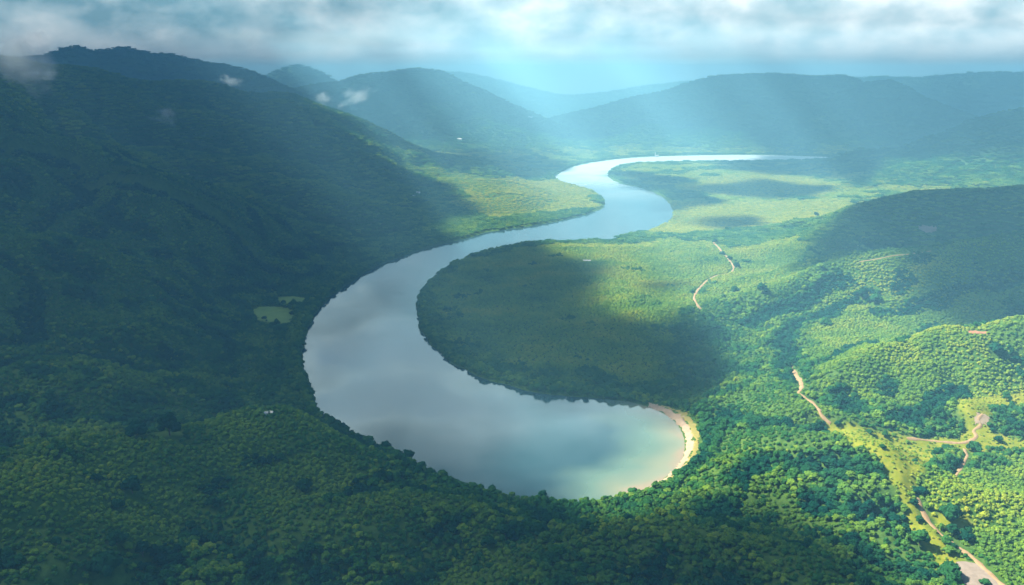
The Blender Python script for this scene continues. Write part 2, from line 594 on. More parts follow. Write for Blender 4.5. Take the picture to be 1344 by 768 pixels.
SHALLOW_LINE = catmull(at(*np.array(SAND_IN_PX).T), 4, False)


FAR_FIELDS = [at(*np.array(p).T) for p in (
    [(556, 244), (640, 247), (700, 241), (733, 234), (773, 252), (784, 264), (740, 279), (690, 287), (640, 289), (612, 283), (602, 262)],
    [(820, 290), (885, 268), (1000, 266), (1085, 268), (1105, 280), (1050, 297), (940, 311), (850, 306)],
    [(900, 243), (1000, 229), (1075, 240), (1110, 250), (1080, 261), (930, 260)],
    [(470, 222), (540, 222), (560, 236), (545, 250), (490, 238)])]


def far_field_amount(x, y):
    m = np.zeros(x.shape)
    for P in FAR_FIELDS:
        m = np.maximum(m, 1 - sstep(-60, 60, sdf(x, y, P) + 90 * fbm(x, y, 240, 3, 78)))
    return m


def meadow_amount(x, y):
    m = np.zeros(x.shape)
    for P in MEADOWS:
        m = np.maximum(m, 1 - sstep(-4, 4, sdf(x, y, P) + 6 * fbm(x, y, 22, 3, 77)))
    return m


def clear_dist(x, y):
    """distance to the nearest track, pad, field or beach"""
    d = np.full(x.shape, 1e9)
    for P, w, _ in TRACKS:
        d = np.minimum(d, seg_dist(x, y, P, closed=False) - w * 0.5)
    for _n, P, _m, _l in PATCHES:
        d = np.minimum(d, sdf(x, y, P))
    d = np.minimum(d, sdf(x, y, SAND_POLY))
    d = np.minimum(d, sdf(x, y, STRIP_POLY) + 1.0)
    return d


# ------------------------------------------------------------------ ground sheet
th = np.concatenate([np.linspace(-85, -38, 48), np.arange(-37.8, 37.81, 0.14), np.linspace(38, 85, 48)])
rr = np.concatenate([[1, 120, 240, 360], np.exp(np.arange(math.log(450), math.log(12000), 0.0042)), np.linspace(12200, 16500, 12)])
TH, RR = np.meshgrid(np.radians(th), rr)
GX, GY = RR * np.sin(TH), RR * np.cos(TH)
GZ = base_height(GX, GY)
gm = mesh_np('ground', np.stack([GX, GY, GZ], -1).reshape(-1, 3), grid_faces(len(rr), len(th)))
near = (RR < 2200) & (RR > 600)
mead = np.zeros(GX.shape)
mead[near] = meadow_amount(GX[near], GY[near])
fine_g = np.zeros(GX.shape)
near = (RR < 3200) & (RR > 600)
mid = (RR < 6000) & (RR >= 2400)
mead[mid] = 0.5 * far_field_amount(GX[mid], GY[mid])
GROUND_FINE = near
set_attr(gm, 'meadow', mead.ravel())
GROUND_XY = (GX, GY)
ground = link('ground', gm, None, M_GROUND)
tag(ground, 'green valley floor with low folds on both banks of the river', kind='structure')

# ------------------------------------------------------------------ hills
for name, r, lab in HILLS + FAR_HILLS:
    b = r.box
    step = 16.0 if r.P[:, 1].max() < 6000 else (26.0 if r.P[:, 1].max() < 9000 else 60.0)
    xs, ys = np.arange(b[0], b[1], step), np.arange(b[2], b[3], step)
    X, Y = np.meshgrid(xs, ys)
    H = hill_height(r, X, Y)
    B = base_height(X, Y)
    k = H > B - 12
    k = k[:-1, :-1] | k[1:, :-1] | k[:-1, 1:] | k[1:, 1:]
    k &= (np.hypot(X, Y)[:-1, :-1] > 700)
    V, F, _ = compact(np.stack([X, Y, H], -1).reshape(-1, 3), grid_faces(len(ys), len(xs), k))
    o = link(name, mesh_np(name, V, F), None, M_GROUND)
    tag(o, lab, kind='structure')

# ------------------------------------------------------------------ water
def water_mat():
    m, nt, out = new_mat('river_water')
    geo = N(nt, 'ShaderNodeNewGeometry')
    mp = N(nt, 'ShaderNodeMapping')
    nt.links.new(geo.outputs['Position'], mp.inputs['Vector'])
    f = noise_n(nt, mp.outputs[0], 0.05, 3, 0.6)
    bp = N(nt, 'ShaderNodeBump')
    bp.inputs['Strength'].default_value = 0.012
    bp.inputs['Distance'].default_value = 1.0
    nt.links.new(f, bp.inputs['Height'])
    at_ = N(nt, 'ShaderNodeAttribute', attribute_name='shallow').outputs['Fac']
    ruf = N(nt, 'ShaderNodeAttribute', attribute_name='ruffle').outputs['Fac']
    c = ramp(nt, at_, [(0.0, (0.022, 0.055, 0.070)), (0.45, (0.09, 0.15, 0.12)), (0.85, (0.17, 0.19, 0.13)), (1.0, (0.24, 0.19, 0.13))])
    c = mixc(nt, ruf, c, (0.33, 0.40, 0.42))          # far reach painted paler in place of the reflected sky
    d = N(nt, 'ShaderNodeBsdfDiffuse')
    nt.links.new(c, d.inputs['Color'])
    g = N(nt, 'ShaderNodeBsdfGlossy')
    g.inputs['Color'].default_value = (0.78, 0.96, 1.0, 1)
    wind = noise_n(nt, mp.outputs[0], 0.006, 4, 0.6)
    ro = math_n(nt, 'ADD', math_n(nt, 'MULTIPLY', ruf, 0.36), math_n(nt, 'ADD', math_n(nt, 'MULTIPLY', math_n(nt, 'SUBTRACT', wind, 0.42), 0.35, True), 0.05))
    nt.links.new(ro, g.inputs['Roughness'])
    nt.links.new(bp.outputs[0], g.inputs['Normal'])
    fr = N(nt, 'ShaderNodeFresnel')
    fr.inputs['IOR'].default_value = 2.8
    nt.links.new(bp.outputs[0], fr.inputs['Normal'])
    mx = N(nt, 'ShaderNodeMixShader')
    nt.links.new(math_n(nt, 'MULTIPLY', fr.outputs[0], math_n(nt, 'SUBTRACT', 1.0, math_n(nt, 'MULTIPLY', ruf, 0.45))), mx.inputs[0])
    nt.links.new(d.outputs[0], mx.inputs[1])
    nt.links.new(g.outputs[0], mx.inputs[2])
    nt.links.new(mx.outputs[0], out.inputs['Surface'])
    return m


xs, ys = np.arange(-900, 2900, 12.0), np.arange(780, 7000, 12.0)
X, Y = np.meshgrid(xs, ys)
S = RIVER_SDF(X, Y)
k = S < 22
k = k[:-1, :-1] | k[1:, :-1] | k[:-1, 1:] | k[1:, 1:]
V, F, used = compact(np.stack([X, Y, np.zeros_like(X)], -1).reshape(-1, 3), grid_faces(len(ys), len(xs), k))
wm = mesh_np('river', V, F)
ds = seg_dist(V[:, 0], V[:, 1], SHALLOW_LINE, closed=False)
ds = ds + 18 * fbm(V[:, 0], V[:, 1], 70, 3, 12)
set_attr(wm, 'shallow', np.clip(1 - ds / 110.0, 0, 1) ** 1.15)
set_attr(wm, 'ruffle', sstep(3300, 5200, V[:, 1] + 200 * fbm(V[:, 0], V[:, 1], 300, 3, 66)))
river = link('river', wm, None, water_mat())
tag(river, 'calm grey-blue river winding through the valley in two wide bends', kind='structure')

# ------------------------------------------------------------------ flat ground pieces
def drape(name, P, mat, lift=0.4, step=4.0, rag=0.0):
    xs, ys = np.arange(P[:, 0].min() - step, P[:, 0].max() + step, step), np.arange(P[:, 1].min() - step, P[:, 1].max() + step, step)
    X, Y = np.meshgrid(xs, ys)
    D = sdf(X, Y, P) + rag * fbm(X, Y, 16, 3, 91)
    # pull the outer ring of vertices onto the outline so that it stays smooth
    gy, gx = np.gradient(D, step)
    gl = np.hypot(gx, gy) + 1e-6
    pull = np.where((D > 0) & (D < step * 1.5), D, 0)
    X2, Y2 = X - gx / gl * pull, Y - gy / gl * pull
    k = D <= 0
    k = k[:-1, :-1] | k[1:, :-1] | k[:-1, 1:] | k[1:, 1:]
    Z = surf(X2.ravel(), Y2.ravel()).reshape(X.shape) + lift - 0.3 * (pull > 0)
    V, F, _ = compact(np.stack([X2, Y2, Z], -1).reshape(-1, 3), grid_faces(len(ys), len(xs), k))
    return link(name, mesh_np(name, V, F), None, mat)


tag(drape('beach', SAND_POLY, M_SAND, 0.45, 3.0, 4.0), 'curved sandy beach round the end of the lake-like bend', kind='structure')
tag(drape('grass_strip', STRIP_POLY, M_STRIP, 0.35, 3.0, 5.0), 'strip of dry yellow grass between the beach and the trees', kind='structure')
for n, P, m, lab in PATCHES:
    tag(drape(n, P, m, 0.5, 3.0 if P[:, 1].max() < 1400 else 4.0, 7.0 if n != 'gravel_pad' else 0.8), lab, kind='structure')
for P, w, lab in TRACKS:
    d = np.gradient(P, axis=0)
    d /= np.linalg.norm(d, axis=1)[:, None] + 1e-9
    nrm = np.stack([-d[:, 1], d[:, 0]], -1)
    rows = []
    wob = w * (1 + 0.55 * fbm(P[:, 0], P[:, 1], 13, 3, 8))
    for f, dz in ((-0.62, -0.3), (-0.5, 0.5), (0, 0.55), (0.5, 0.5), (0.62, -0.3)):
        q = P + nrm * (f * wob)[:, None]
        rows.append(np.column_stack([q, surf(q[:, 0], q[:, 1]) + dz]))
    V = np.stack(rows, 1).reshape(-1, 3)
    tag(link('dirt_track', mesh_np('dirt_track', V, grid_faces(len(P), 5)), None, M_DIRT), lab, kind='structure')


# ------------------------------------------------------------------ plants: meshes
def ico(level):
    import bmesh
    bm = bmesh.new()
    bmesh.ops.create_icosphere(bm, subdivisions=level, radius=1.0)
    V = np.array([v.co[:] for v in bm.verts])
    F = np.array([[v.index for v in f.verts] for f in bm.faces])
    bm.free()
    return V, F


ICO = {1: ico(1), 2: ico(2), 3: ico(3)}


def lump(r, c, radius, level, squash=0.85, rough=0.28):
    V, F = ICO[level]
    s = 1 + rough * r.normal(size=(len(V), 1))
    return V * s * radius * np.array([1, 1, squash]) + c, F


def leaf_quads(r, centers, radii, n, size, squash=0.85):
    V, F = [], []
    for i in range(n):
        j = r.integers(len(centers))
        d = r.normal(size=3)
        d /= np.linalg.norm(d)
        if d[2] < -0.3:
            d[2] *= -1
        p = centers[j] + d * radii[j] * np.array([1, 1, squash]) * r.uniform(0.92, 1.22)
        a = np.cross(d, r.normal(size=3))
        a /= np.linalg.norm(a) + 1e-9
        b = np.cross(d + 0.6 * r.normal(size=3), a)
        b /= np.linalg.norm(b) + 1e-9
        s = size * r.uniform(0.6, 1.4)
        k = len(V)
        V += [p - a * s, p + b * s * 0.7, p + a * s, p - b * s * 0.7]
        F += [[k, k + 1, k + 2], [k, k + 2, k + 3]]
    return np.array(V), np.array(F)


def join(parts):
    V, F, n = [], [], 0
    for v, f in parts:
        V.append(v)
        F.append(f + n)
        n += len(v)
    return np.concatenate(V), np.concatenate(F)


def crown_shape(r, radius, height, lumps, level, leaves, base, leaf_size=0.5):
    """lumps spread over a dome of the given radius whose foot is at z = base"""
    parts, cs, rs = [], [], []
    cs.append(np.array([0, 0, base + height * 0.5]))
    rs.append(radius * 0.62)
    for i in range(lumps):
        a = 2.399 * i + r.uniform(-0.5, 0.5)
        q = math.sqrt((i + 0.6) / lumps)
        rad = radius * 0.72 * q * r.uniform(0.8, 1.12)
        zz = base + height * (0.72 - 0.45 * q * q) * r.uniform(0.82, 1.15)
        cs.append(np.array([rad * math.cos(a), rad * math.sin(a), zz]))
        rs.append(radius * r.uniform(0.27, 0.44))
    for c, q in zip(cs, rs):
        parts.append(lump(r, c, q, level, 0.82, 0.16))
    if leaves:
        parts.append(leaf_quads(r, cs, rs, leaves, leaf_size))
    return join(parts)


def trunk_shape(r, height, rad, limbs=4, spread=2.0):
    parts = []

    def tube(p, q, r0, r1, n=7):
        p, q = np.array(p, float), np.array(q, float)
        d = (q - p) / np.linalg.norm(q - p)
        a = np.cross(d, [0.3, 1, 0.2])
        a /= np.linalg.norm(a)
        b = np.cross(d, a)
        V = []
        for c, rr_ in ((p, r0), (q, r1)):
            for i in range(n):
                t = 2 * math.pi * i / n
                V.append(c + rr_ * (math.cos(t) * a + math.sin(t) * b))
        F = []
        for i in range(n):
            j = (i + 1) % n
            F += [[i, j, n + j], [i, n + j, n + i]]
        return np.array(V), np.array(F)
    parts.append(tube((0, 0, -1.5), (0.1, 0.05, height * 0.55), rad * 1.3, rad * 0.8))
    parts.append(tube((0.1, 0.05, height * 0.55), (0, 0, height), rad * 0.8, rad * 0.35))
    for i in range(limbs):
        a = 2 * math.pi * i / limbs + r.uniform(-0.4, 0.4)
        z0 = height * r.uniform(0.45, 0.7)
        parts.append(tube((0.08, 0.04, z0), (spread * math.cos(a), spread * math.sin(a), height * r.uniform(0.85, 1.05)), rad * 0.5, rad * 0.18, 5))
    return join(parts)


CROWNS, TRUNKS = [], []
SPECS = [(4.3, 6.6, 9), (4.8, 5.8, 11), (3.9, 7.4, 8), (5.2, 6.4, 12), (4.1, 5.2, 8), (4.6, 7.0, 10)]
for i, (rad, hgt, nl) in enumerate(SPECS):
    r = np.random.default_rng(100 + i)
    V, F = crown_shape(r, rad, hgt, nl, 2, 230, 2.4, 0.55)
    me = mesh_np('crown', V, F, False)
    me.materials.append(M_LEAF)
    CROWNS.append(me)
    V, F = trunk_shape(r, 5.2, 0.30, 4, rad * 0.5)
    me = mesh_np('trunk', V, F, True)
    me.materials.append(M_BARK)
    TRUNKS.append(me)


def merged_plant(name, crown, trunk):
    V, F = join([crown, trunk]) if trunk is not None else crown
    me = mesh_np(name, V, F, False)
    me.materials.append(M_LEAF)
    me.materials.append(M_BARK)
    mi = np.zeros(len(F), np.int32)
    if trunk is not None:
        mi[len(crown[1]):] = 1
    me.polygons.foreach_set('material_index', mi)
    return me


proto = bpy.data.collections.new('plant_shapes')      # not linked to the scene: only the forest's nodes read them


def proto_obj(name, me):
    o = bpy.data.objects.new(name, me)
    proto.objects.link(o)
    return o


def proto_set(name, meshes):
    c = bpy.data.collections.new(name)
    for me in meshes:
        c.objects.link(bpy.data.objects.new(me.name, me))
    return c


trees_near = []
for i, (rad, hgt, nl) in enumerate(SPECS):
    r = np.random.default_rng(200 + i)
    trees_near.append(merged_plant('a_tree', crown_shape(r, rad, hgt, nl, 2, 170, 2.0, 0.55), trunk_shape(r, 5.0, 0.3, 3, rad * 0.5)))
shrubs = []
for i in range(5):
    r = np.random.default_rng(300 + i)
    shrubs.append(merged_plant('b_shrub', crown_shape(r, r.uniform(3.0, 3.6), r.uniform(3.6, 4.6), 6, 2, 110, -0.6, 0.45), None))
clumps = []
for i in range(6):
    r = np.random.default_rng(400 + i)
    parts = []
    for j in range(7):
        a, q = 2.399 * j + r.uniform(-.4, .4), 8.0 * math.sqrt((j + 0.4) / 7)
        V, F = crown_shape(r, r.uniform(3.2, 5.2), r.uniform(4.5, 7.0), 6, 1, 26, 1.0, 0.8)
        parts.append((V + np.array([q * math.cos(a), q * math.sin(a), r.uniform(-0.8, 0.8)]), F))
    me = mesh_np('c_clump', *join(parts), False)
    me.materials.append(M_LEAF)
    clumps.append(me)
small_clumps = []
for i in range(5):
    r = np.random.default_rng(500 + i)
    parts = []
    for j in range(9):
        a, q = 2.399 * j + r.uniform(-.4, .4), 7.5 * math.sqrt((j + 0.4) / 9)
        V, F = crown_shape(r, r.uniform(2.2, 3.4), r.uniform(2.4, 3.6), 4, 1, 14, -0.2, 0.6)
        parts.append((V + np.array([q * math.cos(a), q * math.sin(a), r.uniform(-0.3, 0.3)]), F))
    me = mesh_np('d_thicket', *join(parts), False)
    me.materials.append(M_LEAF)
    small_clumps.append(me)
C_NEAR, C_SHRUB, C_CLUMP, C_THICK = (proto_set(n, m) for n, m in (('near', trees_near), ('shrub', shrubs), ('clump', clumps), ('thicket', small_clumps)))


# ------------------------------------------------------------------ plants: places
def jitter_grid(r0, r1, step, half=44.0):
    n = int(r1 / step) + 2
    xs = np.arange(-n, n + 1) * step
    ys = np.arange(0, n + 1) * step
    X, Y = np.meshgrid(xs, ys)
    X = X + (np.arange(len(ys)) % 2)[:, None] * step * 0.5
    X = X + rng.uniform(-0.42, 0.42, X.shape) * step
    Y = Y + rng.uniform(-0.42, 0.42, Y.shape) * step
    q = np.hypot(X, Y)
    a = np.degrees(np.arctan2(X, Y))
    k = (q >= r0) & (q < r1) & (np.abs(a) < half)
    return X[k], Y[k]


def slope_at(x, y, e=6.0):
    return surf(x + e, y) - surf(x - e, y), surf(x, y + e) - surf(x, y - e)


FINE_POLY = [drop_all(p)[:, :2] for p in (
    [(0, 612), (200, 585), (330, 560), (420, 552), (470, 590), (450, 640), (330, 690), (180, 720), (0, 730), (-60, 680)],          # smooth shrubby slope
    [(1060, 360), (1110, 352), (1220, 334), (1344, 315), (1344, 430), (1240, 440), (1120, 485), (1060, 500), (1080, 420)],
    [(1090, 500), (1240, 445), (1400, 425), (1400, 520), (1200, 540)],
    [(1200, 640), (1260, 610), (1400, 600), (1400, 768), (1330, 768), (1260, 700)],
    [(930, 325), (1060, 310), (1050, 365), (960, 395), (930, 400)])]
FINE_POLY.append(at(*np.array([(570, 380), (620, 340), (700, 325), (920, 318), (958, 350), (915, 400), (890, 430), (870, 500), (740, 495), (640, 470), (580, 430)]).T))


def shade_slope(x, y):  # slope whose shade is put into the plant tints
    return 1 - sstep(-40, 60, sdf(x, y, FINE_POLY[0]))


def fine_amount(x, y):
    m = np.zeros(x.shape)
    for P in FINE_POLY:
        m = np.maximum(m, 1 - sstep(-20, 30, sdf(x, y, P) + 40 * fbm(x, y, 90, 3, 15)))
    return m


fine_g[GROUND_FINE] = fine_amount(GX[GROUND_FINE], GY[GROUND_FINE])
set_attr(gm, 'low_cover', fine_g.ravel())


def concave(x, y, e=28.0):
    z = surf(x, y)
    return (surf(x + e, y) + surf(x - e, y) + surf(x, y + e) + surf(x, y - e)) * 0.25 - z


PT = {k: [] for k in ('near', 'shrub', 'clump', 'thicket')}      # x, y, z, scale, rot, tint


def add(kind, x, y, z, s, t):
    PT[kind].append(np.column_stack([x, y, z, s, rng.uniform(0, 2 * math.pi, len(x)), t]))


def visible(x, y, z, pad=60):
    u, v, d = project(x, y, z)
    return (d > 1) & (u > -pad * 9) & (u < 1344 + pad * 9) & (v < 768 + pad * 2)


# near land, up to 1700 m: single trees and shrubs
x, y = jitter_grid(560, 2600, 7.6)
s = RIVER_SDF(x, y)
x, y, s = (a[s > 3.0] for a in (x, y, s))
z = surf(x, y)
k = visible(x, y, z)
x, y, z, s = x[k], y[k], z[k], s[k]
cd, me_, fi, cv = clear_dist(x, y), meadow_amount(x, y), fine_amount(x, y), concave(x, y)
patch = fbm(x, y, 85, 4, 25)
shore = 1 - sstep(8, 45, s)
gu = gully_amount(x, y, 20.0)
big = np.clip(0.5 + 0.9 * patch + 0.12 * cv - 0.9 * fi + 0.5 * shore + 1.3 * gu, 0, 1)
is_tree = (big > 0.28)
ok = (cd > np.where(y > 1600, 5.0, 4.6)) & (rng.random(len(x)) > me_ * 0.985)
tk = ok & is_tree
sc = (0.55 + 0.65 * big + 0.18 * rng.normal(size=len(x))).clip(0.45, 1.55)
giant = (rng.random(len(x)) < 0.02 + 0.05 * (patch > 0.35))
sc = np.where(giant, sc * 1.35, sc)
tint = 0.54 - 0.27 * big - 0.10 * cv.clip(-1.5, 2.5) + 0.06 * rng.normal(size=len(x)) + 0.08 * fbm(x, y, 140, 3, 35) - 0.14 * shade_slope(x, y)  # gully trees darker; lit ridge tops and shaded slope put into the tint
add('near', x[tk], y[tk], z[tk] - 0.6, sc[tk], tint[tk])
NEAR = np.column_stack([x[tk], y[tk], z[tk] - 0.6, sc[tk], rng.uniform(0, 6.28, tk.sum()), tint[tk]])
# shrubs fill the fine places and the gaps
x, y = jitter_grid(560, 2600, 5.7)
s = RIVER_SDF(x, y)
x, y, s = (a[s > 2.5] for a in (x, y, s))
z = surf(x, y)
k = visible(x, y, z)
x, y, z, s = x[k], y[k], z[k], s[k]
fi, me_ = fine_amount(x, y), meadow_amount(x, y)
patch = fbm(x, y, 85, 4, 25)
keep = (rng.random(len(x)) < (0.72 + 0.28 * np.clip(fi * 1.3 - patch * 0.8 + 0.2, 0, 1))) & (rng.random(len(x)) > me_ * 0.35)
x, y, z, fi, me_ = x[keep], y[keep], z[keep], fi[keep], me_[keep]
cd = clear_dist(x, y)
k = cd > np.where(y > 1600, 3.5, 2.2)
x, y, z, fi, me_ = x[k], y[k], z[k], fi[k], me_[k]
sc = (0.98 + 0.2 * rng.normal(size=len(x))).clip(0.4, 1.6) * (1 - 0.45 * me_)
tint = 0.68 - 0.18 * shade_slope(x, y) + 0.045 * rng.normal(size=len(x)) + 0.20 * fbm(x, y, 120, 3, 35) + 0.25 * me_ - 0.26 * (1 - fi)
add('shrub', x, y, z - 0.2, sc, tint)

# further land: clumps
for r0, r1, step, grow in ((2600, 3400, 12.0, 1.05), (3400, 5600, 17.0, 1.45), (5600, 8600, 26.0, 1.8), (8600, 13600, 46.0, 2.9)):
    x, y = jitter_grid(r0, r1, step)
    s = RIVER_SDF(x, y)
    k = s > (7.0 if r0 < 3000 else 12.0)
    x, y, s = x[k], y[k], s[k]
    z = surf(x, y)
    k = visible(x, y, z)
    x, y, z, s = x[k], y[k], z[k], s[k]
    cd = clear_dist(x, y) if r0 < 3000 else np.full(x.shape, 99.0)
    fi = fine_amount(x, y) if r0 < 3000 else 0.55 * (1 - sstep(20, 60, z)) * sstep(30, 80, s)
    cv = concave(x, y)
    patch = fbm(x, y, 170, 4, 25)
    ff = far_field_amount(x, y)
    thick = (fi + 0.5 * patch + 2 * ff > 0.45)
    ok = cd > 9
    tint = 0.46 - 0.045 * cv.clip(-3, 4) + 0.08 * rng.normal(size=len(x)) + 0.09 * fbm(x, y, 320, 3, 35) - 0.12 * (1 - sstep(8, 50, s)) - 0.25 * sstep(40, 120, z) * sstep(3000, 5500, y)  # far mountain trees tinted darker for a bluer, flatter look under the haze
    a = ok & ~thick
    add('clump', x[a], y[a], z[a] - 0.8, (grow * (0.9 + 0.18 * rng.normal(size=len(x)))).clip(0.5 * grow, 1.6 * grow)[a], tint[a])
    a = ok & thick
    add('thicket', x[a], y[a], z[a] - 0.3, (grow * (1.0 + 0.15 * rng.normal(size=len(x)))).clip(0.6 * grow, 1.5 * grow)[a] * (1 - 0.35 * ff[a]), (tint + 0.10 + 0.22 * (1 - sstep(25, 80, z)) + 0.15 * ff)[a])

# ------------------------------------------------------------------ trees and bushes that stand out: things of their own
LONE = [   # u, v of the foot, crown width in picture pixels, tint, kind, label
    (1158, 590, 10, 0.16, 'bush', 'round dark bush alone on the yellow meadow beside the wooded hump'),
    (1141, 569, 9, 0.25, 'bush', 'green bush at the upper edge of the yellow meadow, nearest the thicket corner'),
    (1161, 574, 11, 0.28, 'bush', 'low wide bush under the thicket where the meadow begins to widen'),
    (1191, 582, 6, 0.55, 'bush', 'tiny olive bush in the middle of the open yellow meadow'),
    (1278, 594, 20, 0.22, 'tree', 'broad green tree just below the sandy bend of the meadow track'),
    (1199, 664, 10, 0.10, 'tree', 'small blackish tree at the top end of the long dirt track'),
    (1206, 684, 11, 0.14, 'bush', 'dark bush close to the left side of the long dirt track'),
    (1247, 684, 26, 0.18, 'tree', 'big dark spreading tree right of the long dirt track'),
    (1321, 527, 13, 0.26, 'tree', 'rounded tree standing alone on the topmost meadow'),
    (1246, 758, 22, 0.24, 'tree', 'bushy tree touching the left corner of the grey gravel pad'),
    (1293, 768, 14, 0.30, 'bush', 'green bush growing into the middle of the gravel pad'),
    (1246, 727, 15, 0.42, 'bush', 'brownish green flat bush between the track and the gravel pad'),
    (1207, 716, 26, 0.30, 'tree', 'wide tree at the edge of the wood left of the long dirt track'),
    (964, 384, 11, 0.15, 'tree', 'dark tree set alone in the pale shrubs below the curving track'),
    (938, 320, 8, 0.12, 'tree', 'first dark tree at the far end of the curving track'),
    (948, 335, 7, 0.12, 'tree', 'smaller of two dark trees where the curving track starts'),
    (957, 341, 8, 0.10, 'tree', 'dark tree beside the middle of the far straight part of the curving track'),
    (966, 352, 10, 0.12, 'tree', 'rounded dark tree right of the elbow of the curving track'),
    (1000, 385, 16, 0.14, 'tree', 'wide dark tree under the pale ridge, left end of a dark clump'),
    (1149, 398, 15, 0.22, 'tree', 'tall pale-topped tree at the rim of the dark gully'),
    (1132, 394, 17, 0.06, 'tree', 'blackish round tree in the heart of the dark gully'),
    (1084, 428, 13, 0.26, 'tree', 'light tree standing clear on the right side of the dark gully'),
    (1307, 464, 20, 0.08, 'tree', 'broad dark tree below the red bare patch'),
    (1152, 414, 12, 0.25, 'tree', 'single tree on the smooth green ridge between two gullies'),
    (1230, 600, 15, 0.20, 'tree', 'tree leaning over the half hidden track in the meadow'),
    (347, 419, 7, 0.05, 'bush', 'dark bush in the left corner of the larger forest clearing'),
    (350, 422, 4, 0.05, 'bush', 'speck of a bush low in the larger forest clearing'),
    (383, 413, 6, 0.05, 'tree', 'dark tree at the river side of the larger forest clearing'),
    (372, 400, 9, 0.08, 'tree', 'dark tree between the two forest clearings'),
    (174, 650, 26, 0.08, 'tree', 'big dark tree alone in the middle of the smooth shaded slope'),
    (155, 670, 17, 0.10, 'tree', 'round dark tree a little below the big lone tree of the shaded slope'),
    (140, 755, 38, 0.06, 'tree', 'largest dark tree at the bottom of the shaded slope'),
    (188, 733, 24, 0.07, 'tree', 'dark tree right of the largest tree of the shaded slope'),
    (153, 716, 22, 0.10, 'tree', 'dark tree above the largest tree of the shaded slope'),
    (75, 716, 15, 0.14, 'tree', 'small dark tree alone low on the left part of the shaded slope'),
    (280, 667, 19, 0.12, 'tree', 'low wide tree on the right part of the shaded slope'),
    (281, 717, 20, 0.10, 'tree', 'dark tree half way between the ravine and the lone trees of the slope'),
    (400, 645, 22, 0.08, 'tree', 'dark tree on the slope just above the wooded ravine'),
    (223, 572, 34, 0.05, 'tree', 'huge dark tree crowning the ridge line of the shaded slope'),
    (180, 572, 24, 0.05, 'tree', 'dark tree left of the huge one on the ridge line'),
    (506, 592, 20, 0.07, 'tree', 'dark round tree on the near shore of the lake, upper of two'),
    (536, 605, 19, 0.06, 'tree', 'dark round tree on the near shore of the lake, lower of two'),
    (646, 645, 11, 0.08, 'tree', 'single tree rising above the rest of the near lake shore'),
    (706, 703, 24, 0.14, 'tree', 'broad round tree in the hollow below the lake'),
    (768, 700, 20, 0.16, 'tree', 'broad tree in the hollow, the one further from the ravine'),
    (641, 718, 18, 0.12, 'tree', 'bluish tree at the head of the ravine'),
    (855, 652, 18, 0.30, 'tree', 'sunlit tree where the beach meets the forest'),
    (712, 655, 14, 0.10, 'tree', 'dark tree with a pointed top on the lake shore'),
    (1071, 284, 7, 0.04, 'tree', 'dark tree beside the small white hut'),
]
LONE_ROWS = []
for u, v, wpx, tint, kind, lab in LONE:
    p = drop(u, v)
    dist = math.sqrt(p[0] ** 2 + p[1] ** 2 + (HCAM - p[2]) ** 2)
    LONE_ROWS.append((p[0], p[1], p[2] - 0.4, wpx * dist / FPX / 9.2, tint, kind, lab))


def away(rows, f=4.2):
    """mask of the plants that do not stand inside a lone tree"""
    m = np.ones(len(rows), bool)
    for x, y, z, s, *_ in LONE_ROWS:
        m &= np.hypot(rows[:, 0] - x, rows[:, 1] - y) > f * s
    return m


PT = {k: [a[away(a)] for a in v] for k, v in PT.items()}
NEAR = PT['near'][0]
u, v, dep = project(NEAR[:, 0], NEAR[:, 1], NEAR[:, 2] + 5 * NEAR[:, 3])
inside_f = (u > 6) & (u < 1338) & (v > 0) & (v < 760)
size = np.where(inside_f, NEAR[:, 3] / dep, 0)
n_lone_trees = sum(1 for q in LONE_ROWS if q[5] == 'tree')
pick = np.argsort(-size)[:296 - n_lone_trees]
mask = np.ones(len(NEAR), bool)
mask[pick] = False
PT['near'][0] = NEAR[mask]
PICKED = NEAR[pick]


def make_tree(i, x, y, z, s, rot, tint, label, group=None, name='tree'):
    e = bpy.data.objects.new(name, None)
    col.objects.link(e)
    e.location = (x, y, z)
    e.rotation_euler = (0, 0, rot)
    e.scale = (s, s, s * (0.8 if name == 'bush' else 1.0))
    e.empty_display_size = 2
    tag(e, label, name, group)
    c = link('crown', CROWNS[i], e)
    c['tint'] = float(tint)
    t = link('trunk', TRUNKS[i], e)
    if name == 'bush':
        c.location.z = -1.6
        t.location.z = -1.6
    elif group != 'trees nearest the viewer in the forest':
        c.location.z = -1.3
        t.location.z = -1.3
    return e


for k, (x, y, z, s, tint, kind, lab) in enumerate(LONE_ROWS):
    make_tree(k % len(CROWNS), x, y, z, s, 1.7 * k, tint, lab, 'lone bushes' if kind == 'bush' else 'trees that stand out from the forest', kind)


def zone(x, y, z, s, tint):
    u, v, d = project(x, y, z + 4 * s)
    sz = 'wide-crowned' if s > 1.3 else ('middling' if s > 0.95 else 'small')
    tone = 'dark' if tint < 0.25 else ('deep green' if tint < 0.4 else 'lighter green')
    if u < 450:
        w = 'on the shaded slope in front of the lake'
    elif u < 700:
        w = 'by the ravine at the foot of the slope'
    elif u < 1000:
        w = 'on the round wooded hump below the beach'
    elif u < 1200:
        w = 'at the sunlit wood edge beside the yellow meadow'
    else:
        w = 'near the gravel pad and dirt track'
    return f'{sz} {tone} round-headed tree {w}'


for row in PICKED:
    i = int(rng.integers(len(CROWNS)))
    make_tree(i, *row, zone(row[0], row[1], row[2], row[3], row[5]), 'trees nearest the viewer in the forest')


